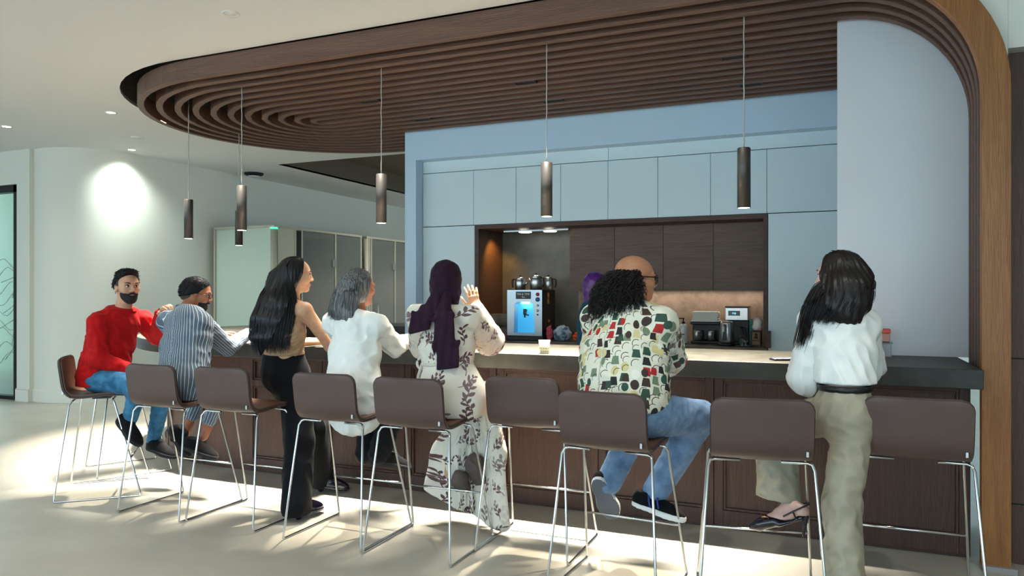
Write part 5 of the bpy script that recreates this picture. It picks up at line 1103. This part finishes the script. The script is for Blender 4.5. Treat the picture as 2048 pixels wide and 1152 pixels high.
for h, d, u in (((-.985, 3.98, .345), (.88, -.16, -.15), (.15, .05, 1)), ((-1.17, 3.91, .475), (.16, .50, -.85), (-.15, .82, .5))):
    o = shoe('shoe', h, d, u, .30, t, 'shoeb', 'solew', w=.053, sole=.03); dd = nrm(d); uu = nrm(V3(*u)-dd*(dd@V3(*u))); ss = np.cross(dd, uu)
    for q in (.115, .14, .165): tubes('side_stripe', [([V3(*h)+dd*(q-.02*v)+ss*(.046+.006*math.sin(v*3))+uu*(.03+.05*v) for v in (0, .25, .5, .75, 1)]+[V3(*h)+dd*(q-.03)+ss*.02+uu*.09], [.0055]*6)], 'bluest', o, 5)
    tubes('side_stripe', [([V3(*h)+dd*(.14-.02*v)-ss*(.046+.006*math.sin(v*3))+uu*(.03+.05*v) for v in (0, .25, .5, .75, 1)], [.0055]*5)], 'bluest', o, 5)
R = np.random.RandomState(3); ln = []
for i in range(1500):
    th = R.uniform(-1.75, 1.75); ph = R.uniform(-.35, 1.0); l = math.sin(th); b_ = -math.cos(th)
    root = p(-.02+.092*b_*math.sqrt(1-.35*ph*ph), .080*l*math.sqrt(1-.3*ph*ph), .060*ph-.01); out = nrm(B[0]*(b_*1.25-.25)+B[1]*l*.6)
    LN = R.uniform(.10, .24); w = R.uniform(.004, .010); fr = R.uniform(5, 10); a0 = R.rand()*6.28; P = []
    side = np.cross(out, Z); side = nrm(side); go = R.uniform(.04, .10)
    for v in np.linspace(0, 1, 44):
        c = root+out*(go*math.sin(min(v*1.7, 1.57))+.05*v)-Z*LN*v**1.3; P.append(c+side*w*math.sin(fr*v*3+a0)+out*w*math.cos(fr*v*3+a0)+Z*w*.6*math.sin(fr*v*4+a0*2))
    ln.append((P, np.concatenate([np.linspace(.0018, .0024, 14), np.linspace(.0024, .001, 30)])))
bl = [ell(p(-.068, 0, .0), B, V3(.075, .088, .075), .03), ell(p(-.10, 0, -.06), B, V3(.085, .105, .085), .04), ell(p(-.13, 0, -.12), B, V3(.075, .11, .065), .04)]
rb = np.random.RandomState(5); kk = [(nrm(rb.normal(size=3))*rb.uniform(90, 170), rb.rand()*6) for _ in range(7)]
mesh('hair', [surf(bl, .007, [(p(-.01, 0, 0), B[0]), (p(-.06, 0, .015), nrm(B[2]+B[0]*.35))], lambda x, y, z: .012*sum(np.sin(k[0]*x+k[1]*y+k[2]*z+f_) for k, f_ in kk)/3)], 'curl', t)
tubes('hair_curls', ln, 'curl', t)
eyes(t, p, B); specs(t, p, 'black', .031, .024, .0032)
# ---------------------------------------------------------------- 8: woman in the white blouse
t = person('dark haired woman in a white puff sleeve blouse and khaki trousers at the right', .07, 3.95)
J = mk(dict(pel=(.07, 3.92, .94), chest=(.07, 3.99, 1.21), neck=(.065, 4.03, 1.43), head=(.045, 4.05, 1.58), shR=(.165, 4.05, 1.345), shL=(-.075, 3.99, 1.355), elR=(.185, 4.23, 1.12), wrR=(.13, 4.48, 1.13), elL=(-.098, 4.06, 1.075), wrL=(-.12, 4.40, 1.12),
  hipR=(.11, 3.89, .92), hipL=(.02, 3.94, .91), knR=(.055, 3.80, .5), knL=(-.24, 4.24, .79), anR=(.07, 3.72, .09), anL=(-.175, 3.99, .42)))
bd, p, B = bodymesh(t, J, 'skH', (-.93, .36, 0), hands='RL', hk={'R': (V3(-.5, .85, 0), V3(0, 0, -1), V3(-.8, -.5, .1), .4), 'L': (V3(-.35, .93, -.02), V3(0, 0, -1), V3(.9, .3, .1), .35)}, legr=(.07, .05, .036), torso_r=([.09, .09, .085, .11, .09, .05], [.085, .085, .08, .09, .075, .045]))
an, ft = J['anL'], V3(-.265, 3.965, .350)
fb = folds(0.0081, 67, 51, (1, 1, .3))
pleats = lambda x, y, z: fb(x, y, z)+.0045*np.sin(x*150+6*np.sin(z*5))*np.clip((z-1.08)*7, 0, 1)*np.clip((1.37-z)*9, 0, 1)
top(t, 'blouse', J, 'whitec', [.105, .115, .128, .135, .12, .055], [.105, .115, .122, .12, .105, .055], (.064, .08, .045), disp=folds(0.0079, 62, 51, (1, 1, .3)), vox=.007, cuts=[(J['neck']+Z*.005, nrm(V3(-.1, .2, 1))), (V3(0, 0, 1.062), -Z)], puff=[('L', ell(lerp(J['shL'], J['elL'], .8), np.eye(3), V3(.07, .085, .11), .05)), ('L', cone(J['elL'], lerp(J['elL'], J['wrL'], .45), .095, .08, .04))])
pr = [flat(J['pel']-Z*.05, J['pel']+Z*.02, J['sh'], .118, .115, .118, .115, .04), flat(J['pel']+Z*.02, J['pel']+Z*.12, J['sh'], .118, .115, .102, .10, .04), ell(J['pel']+V3(.0, -.04, -.04), np.eye(3), V3(.108, .105, .115), .05)]+limb(J['hipR'], J['knR'], J['anR'], (.092, .084, .086), .03)+[cone(J['hipL'], lerp(J['hipL'], J['knL'], .9), .105, .088, .04)]
sd = nrm(V3(.85, .35, .1)); hem = lerp(J['knL'], an, .86)
p2 = [cone(lerp(J['hipL'], J['knL'], .75), J['knL'], .09, .088, .04), flat(J['knL'], lerp(J['knL'], an, .5)+V3(-.04, -.01, 0), sd, .09, .085, .10, .08, .03), flat(lerp(J['knL'], an, .5)+V3(-.04, -.01, 0), hem+V3(-.045, -.01, -.06), sd, .10, .08, .118, .085, .03)]
mesh('trousers', [surf(pr, .008, [(V3(0, 0, 1.05), Z), (V3(0, 0, .02), -Z)], folds(0.0060, 52, 14, (1, 1, .5))), surf(p2, .008, [(hem+V3(-.06, 0, -.03), nrm(V3(-.12, -.1, -1)))], folds(0.0050, 57, 15, (1, 1, .3)))], 'khaki', t)
tubes('belt', [([J['pel']+V3(0, .0, .102)+J['sh']*.108*math.cos(a)+np.cross(Z, J['sh'])*.106*math.sin(a) for a in np.linspace(0, 2*PI, 44)], [.017]*44)], 'black', t, 6)
hp = V3(-.122, 3.962, .414)
mesh('foot', [surf([cone(lerp(J['knL'], an, .72), an, .044, .034, .02), cone(an, hp, .034, .029, .02), cone(an, lerp(an, ft, .6)+Z*.008, .034, .03, .025), cone(hp, ft, .026, .029, .025), cone(ft, ft+V3(-.05, 0, -.02), .029, .02, .02)], .005)], 'skH', t)
hl = V3(-.105, 3.96, .385); d = nrm(V3(-.9, .02, -.34))
b = [ell(hl+d*.02+Z*.012, np.eye(3), V3(.03, .03, .012), .01), flat(hl+d*.03, hl+d*.13, V3(0, 1, 0), .028, .010, .034, .012, .02), ell(hl+d*.19+V3(0, 0, .022), np.stack([d, V3(0, 1, 0), np.cross(d, V3(0, 1, 0))]), V3(.075, .042, .034), .03), cone(hl+d*.24+Z*.01, hl+d*.285+Z*.014, .022, .006, .03)]
s_ = mesh('slingback_shoe', [surf(b, .0045, [(hl+d*.16-Z*.006, nrm(V3(-.34, 0, -.9)*1.0))] if False else [])], 'patent', t)
tubes('ankle_strap', [([hl+V3(*q) for q in ((-.105, -.036, .0), (-.06, -.038, .03), (-.01, -.031, .058), (.014, -.012, .068), (.014, .012, .068), (-.01, .031, .058), (-.06, .038, .03), (-.105, .036, 0))], [.0045]*8), ([hl+V3(-.06, -.038, .03), hl+V3(-.045, -.034, -.005)], [.0045]*2)], 'patent', s_, 6)
mesh('heel', [surf([cone(hl+V3(.0, 0, .0), hl+V3(-.012, 0, -.095), .015, .007, .01)], .0035)], 'patent', s_)
tubes('gold_chain', [([hl+d*.205+V3(.016*math.cos(a), -.026+.02*math.sin(a)*.8, .052+.010*math.sin(a)*-1) for a in np.linspace(0, 2*PI, 16)], [.0034]*16)], 'gold', s_, 6)
shoe('shoe', (.075, 3.68, .03), (-.5, .85, -.1), Z, .24, t, 'patent', 'patent', w=.04)
shH = [(0, p(-.085, 0, .02), .09, .045), (.3, V3(.085, 3.96, 1.53), .105, .07), (.55, V3(.08, 3.935, 1.465), .11, .06), (.8, V3(.05, 3.92, 1.41), .095, .045), (1, V3(.0, 3.92, 1.345), .07, .03)]
rH = nrm(V3(.96, .1, 0)); fH = V3(-.1, .96, 0)
pr = [ell(p(-.012, 0, .042), B, V3(.112, .094, .094), .02), ell(p(-.03, 0, -.02), B, V3(.098, .095, .11), .03)]+[flat(shH[i][1], shH[i+1][1], rH, shH[i][2]*.92, shH[i][3], shH[i+1][2]*.9, shH[i+1][3]*(.5 if i == 3 else 1), .04) for i in range(4)]
pr += [cone(p(.045, -.085, .0), V3(-.09, 3.93, 1.42), .035, .045, .03), cone(V3(-.09, 3.93, 1.42), V3(-.13, 3.98, 1.24), .045, .018, .03)]
mesh('hair', [surf(pr, .0065, [(p(.07, 0, .05), nrm(B[0]-B[2]*.4)), (p(.06, 0, 0), B[0])], ridged(B, J['head'], .002, 34, 4))], 'hdark', t)
tubes('hair_strands', strands(p, B, sheet_of(shH, rH, fH), 900, 11, .0024, .122)+strands(p, B, sheet_of([(0, p(.02, -.088, .02), .03, .03), (.5, V3(-.085, 3.925, 1.42), .04, .03), (1, V3(-.135, 3.97, 1.22), .03, .02)], rH, fH), 220, 12, .002, .122), 'hdark', t)
eyes(t, p, B); tubes('lips', [([p(.098-.016*v*v, .02*v, -.06) for v in np.linspace(-1, 1, 7)], [.002, .005, .006, .006, .006, .005, .002])], 'lip', t, 8)
